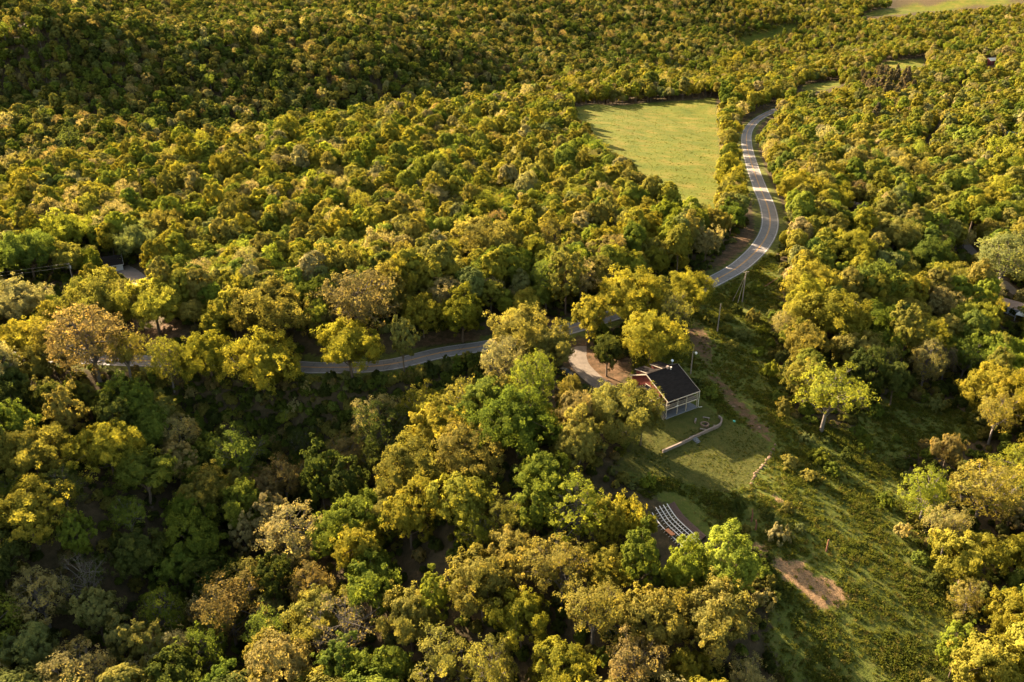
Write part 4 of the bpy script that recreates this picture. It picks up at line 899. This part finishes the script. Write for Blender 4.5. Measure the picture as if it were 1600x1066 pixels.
def stuff_points(name, pts, rotz, scl, idx, tint, coll, label):
    me = bpy.data.meshes.new(name); me.vertices.add(len(pts)); me.vertices.foreach_set('co', np.asarray(pts, np.float32).ravel())
    a = me.attributes.new('rotv', 'FLOAT_VECTOR', 'POINT'); rv = np.zeros((len(pts), 3), np.float32); rv[:, 2] = rotz; a.data.foreach_set('vector', rv.ravel())
    a = me.attributes.new('sclv', 'FLOAT_VECTOR', 'POINT'); a.data.foreach_set('vector', np.asarray(scl, np.float32).ravel())
    a = me.attributes.new('pick', 'INT', 'POINT'); a.data.foreach_set('value', np.asarray(idx, np.int32))
    a = me.attributes.new('tint', 'FLOAT_VECTOR', 'POINT'); a.data.foreach_set('vector', np.asarray(tint, np.float32).ravel())
    o = put(name, me, kind='stuff', label=label, category=name.replace('_', ' '))
    g = bpy.data.node_groups.new(name + '_scatter', 'GeometryNodeTree')
    g.interface.new_socket('Geometry', in_out='INPUT', socket_type='NodeSocketGeometry'); g.interface.new_socket('Geometry', in_out='OUTPUT', socket_type='NodeSocketGeometry')
    gi = g.nodes.new('NodeGroupInput'); go = g.nodes.new('NodeGroupOutput'); iop = g.nodes.new('GeometryNodeInstanceOnPoints'); ci = g.nodes.new('GeometryNodeCollectionInfo')
    ci.inputs['Collection'].default_value = coll; ci.inputs['Separate Children'].default_value = True; ci.inputs['Reset Children'].default_value = True
    iop.inputs['Pick Instance'].default_value = True
    for nm, dt, sock in (('rotv', 'FLOAT_VECTOR', 'Rotation'), ('sclv', 'FLOAT_VECTOR', 'Scale'), ('pick', 'INT', 'Instance Index')):
        na = g.nodes.new('GeometryNodeInputNamedAttribute'); na.data_type = dt; na.inputs['Name'].default_value = nm; g.links.new(na.outputs['Attribute'], iop.inputs[sock])
    g.links.new(gi.outputs[0], iop.inputs['Points']); g.links.new(ci.outputs[0], iop.inputs['Instance']); g.links.new(iop.outputs[0], go.inputs[0])
    md = o.modifiers.new('scatter', 'NODES'); md.node_group = g; return o
rest = [ALL[i] for i in order[N_IND:]]
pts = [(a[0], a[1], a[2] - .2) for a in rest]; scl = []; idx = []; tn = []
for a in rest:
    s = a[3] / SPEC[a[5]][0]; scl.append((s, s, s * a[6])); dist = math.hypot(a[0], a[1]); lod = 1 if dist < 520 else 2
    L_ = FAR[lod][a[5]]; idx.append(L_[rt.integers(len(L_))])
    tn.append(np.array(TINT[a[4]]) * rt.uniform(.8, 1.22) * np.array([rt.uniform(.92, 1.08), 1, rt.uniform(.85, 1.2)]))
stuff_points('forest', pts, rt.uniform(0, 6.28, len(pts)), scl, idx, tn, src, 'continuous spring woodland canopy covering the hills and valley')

# ------------------------------------------------------------------ shrubs one can count, then undergrowth and weeds
SH = [(1110,505),(1135,500),(1150,490),(1175,500),(1190,520),(1160,530),(1185,555),(1145,545),(1200,590),(1215,625),(1150,465),(1180,460),(1135,520),(1205,540),(1225,650),(1260,690),(1275,720),(1265,750),(1290,690),(1300,740),
      (1235,730),(1350,700),(1380,790),(1410,840),(1340,680),(1440,880),(1460,920),(1490,940),(1420,760),(1150,800),(1165,830),(1200,810),(1230,800),(1215,845),(1250,830),(1190,905),(1215,930),(1190,945),(1475,1010),(1490,1040),
      (480,612),(520,605),(560,600),(600,600),(640,590),(680,585),(715,580),(740,570),(520,640),(560,650),(600,640),(650,630),(690,615),(725,605),(620,665),(580,680),(540,690),(500,665),(460,640),(420,625),(380,620),(340,615),(300,620),
      (270,640),(310,660),(350,690),(390,670),(430,690),(400,720),(360,650),(450,740),(480,760),(420,760),(520,720),(330,720),(640,655),(670,640),(705,640),(745,590),(590,620),(500,690),(560,730),(290,680),(445,660),(250,610),
      (1010,760),(1085,600),(1110,620),(965,560),(940,520),(1330,660),(1370,650),(1430,660),(1460,640),(1320,720),(1400,690),(1500,660),(1530,660)]
sp_ = atm(SH); rs2 = np.random.default_rng(41)
for i, p in enumerate(sp_):
    px, py = SH[i]; rr = rs2.uniform(1.1, 2.6); c = rs2.choice(['G', 'L', 'D', 'O', 'P', 'B'], p=[.3, .15, .2, .2, .1, .05])
    lab = '%s %s %s shrub %s' % ('small' if rr < 1.6 else ('large' if rr > 2.15 else 'middling'), FORM['shrub'], LOOK[c], 'in the shaded ravine below the road' if px < 800 else ('below the road bend' if py < 660 else 'on the weedy slope'))
    plant(p[0], p[1], p[2], rr, c, 'shrub', rs2.uniform(.8, 1.5), i, 'shrub', lab, lab.replace(' shrub ', ' shrubs '), 'shrub')
und = np.concatenate([scatter(3.4, 25, 330, 51), (lambda a: a[sdist(a[:, 0], a[:, 1], W['ravine']) > 0])(scatter(1.9, 100, 260, 52))]); uz = hgt(und[:, 0], und[:, 1]); upx, upy, uax = project(und[:, 0], und[:, 1], uz + 1)
k = (upx > -60) & (upx < 1660) & (upy < 1130) & (upy > 300)
for L, dd in ((ROAD, 6.5), (LANE, 3.5), (DRIVE, 4.5), (DRIVE2, 4.5)): D, _ = near_line(und[:, 0], und[:, 1], L, 15); k &= D > dd
for nm, m_ in (('open', 0), ('field', 2), ('lawn', 1)): k &= sdist(und[:, 0], und[:, 1], W[nm]) < -m_
k &= ((und[:, 0] - hp[0] - 2) ** 2 + (und[:, 1] - hp[1] - 10) ** 2) > 13 ** 2
for w_ in WD: k &= sdist(und[:, 0], und[:, 1], w_) < 0
k &= near_line(und[:, 0], und[:, 1], C0, 12)[0] > 9
und, uz = und[k], uz[k]; n = len(und); s = rs2.uniform(.35, 1.0, n)
stuff_points('undergrowth', np.stack([und[:, 0], und[:, 1], uz - .1], 1), rs2.uniform(0, 6.28, n), np.stack([s, s, s * rs2.uniform(.7, 1.5, n)], 1), rs2.choice(FAR[1]['shrub'], n),
             [np.array(TINT[c]) * rs2.uniform(.6, 1.1) for c in rs2.choice(['G', 'D', 'O', 'P', 'R'], n, p=[.34, .3, .2, .1, .06])], src, 'low undergrowth of seedlings and brush between the trees')
# weeds and grass tufts on the open slopes
wsrc = bpy.data.collections.new('weed_sources')
for v in range(5):
    r = np.random.default_rng(70 + v); nb = 34 if v < 3 else 26; pos = r.normal(0, .22, (nb, 3)); pos[:, 2] = np.abs(r.normal(0, .14 if v < 3 else .2, nb)) + .03
    fn = unit(r.normal(size=(nb, 3)) + [0, 0, .9]); t = unit(np.cross(fn, r.normal(size=(nb, 3)))); b = np.cross(fn, t); s = r.uniform(.06, .16, nb)
    if v >= 3: t = unit(r.normal(size=(nb, 3)) * .5 + [0, 0, 1]); b = unit(np.cross(t, r.normal(size=(nb, 3)))); s = r.uniform(.12, .3, nb)
    e = .6 if v < 3 else .12
    V = np.stack([pos + t * s[:, None], pos + b * (s * e)[:, None], pos - t * s[:, None], pos - b * (s * e)[:, None]], 1).reshape(-1, 3)
    o = bpy.data.objects.new('weed_source_%d' % v, mesh_np('weed', V, [np.arange(len(V)).reshape(-1, 4)], [M['leaves']], attrs=dict(lv=np.repeat(r.uniform(0, 1, nb), 4)))); wsrc.objects.link(o)
def blanket(spacing, y0, y1, seed):
    lo = W['open'].min(0); hi = W['open'].max(0); r = np.random.default_rng(seed); n = int((hi[0] - lo[0]) * (hi[1] - lo[1]) / spacing ** 2); return np.stack([r.uniform(lo[0], hi[0], n), r.uniform(lo[1], hi[1], n)], 1)
g = blanket(.5, 0, 0, 61); inn = sdist(g[:, 0], g[:, 1], W['open']) > -1.5
lawn_in = sdist(g[:, 0], g[:, 1], W['lawn']) > -.5
inn &= (near_line(g[:, 0], g[:, 1], ROAD, 9)[0] > 4.6)
for w_ in WS + WD[:2]: inn &= (sdist(g[:, 0], g[:, 1], w_) < .6) | (np.random.default_rng(5).uniform(size=len(g)) < .08)
inn &= (near_line(g[:, 0], g[:, 1], C0, 9)[0] > 4) & (((g[:, 0] - hp[0] - 2) ** 2 + (g[:, 1] - hp[1] - 6) ** 2) > 10 ** 2)
gf = (lambda lo, hi, r: np.stack([r.uniform(lo[0], hi[0], 16000), r.uniform(lo[1], hi[1], 16000)], 1))(W['field'].min(0), W['field'].max(0), np.random.default_rng(77)); gf = gf[sdist(gf[:, 0], gf[:, 1], W['field']) > -1]
g = np.concatenate([g[inn], gf]); pn = wob(g[:, 0], g[:, 1], 14) + .5 * wob(g[:, 0] + 9, g[:, 1], 5); sel = np.random.default_rng(6).uniform(size=len(g)) < .65 + .8 * pn; g = g[sel]; pn = pn[sel]; n = len(g); print('weeds', n)
gz = hgt(g[:, 0], g[:, 1]); s = np.clip(rs2.lognormal(0, .35, n) * (1 + .7 * pn), .4, 1.7) * np.where(sdist(g[:, 0], g[:, 1], W['lawn']) > -.5, .36, 1.0) * np.where(sdist(g[:, 0], g[:, 1], W['field']) > -1.5, .6, 1.0)
stuff_points('weeds', np.stack([g[:, 0], g[:, 1], gz], 1), rs2.uniform(0, 6.28, n), np.stack([s, s, s], 1), rs2.choice(5, n, p=[.25, .25, .2, .15, .15]),
             [np.array(c) * rs2.uniform(.7, 1.25) for c in np.array([(.068, .083, .015), (.088, .094, .018), (.10, .09, .027), (.056, .070, .014)])[rs2.choice(4, n, p=[.4, .3, .12, .18])]], wsrc, 'knee-high weeds and rough grass on the open slope')
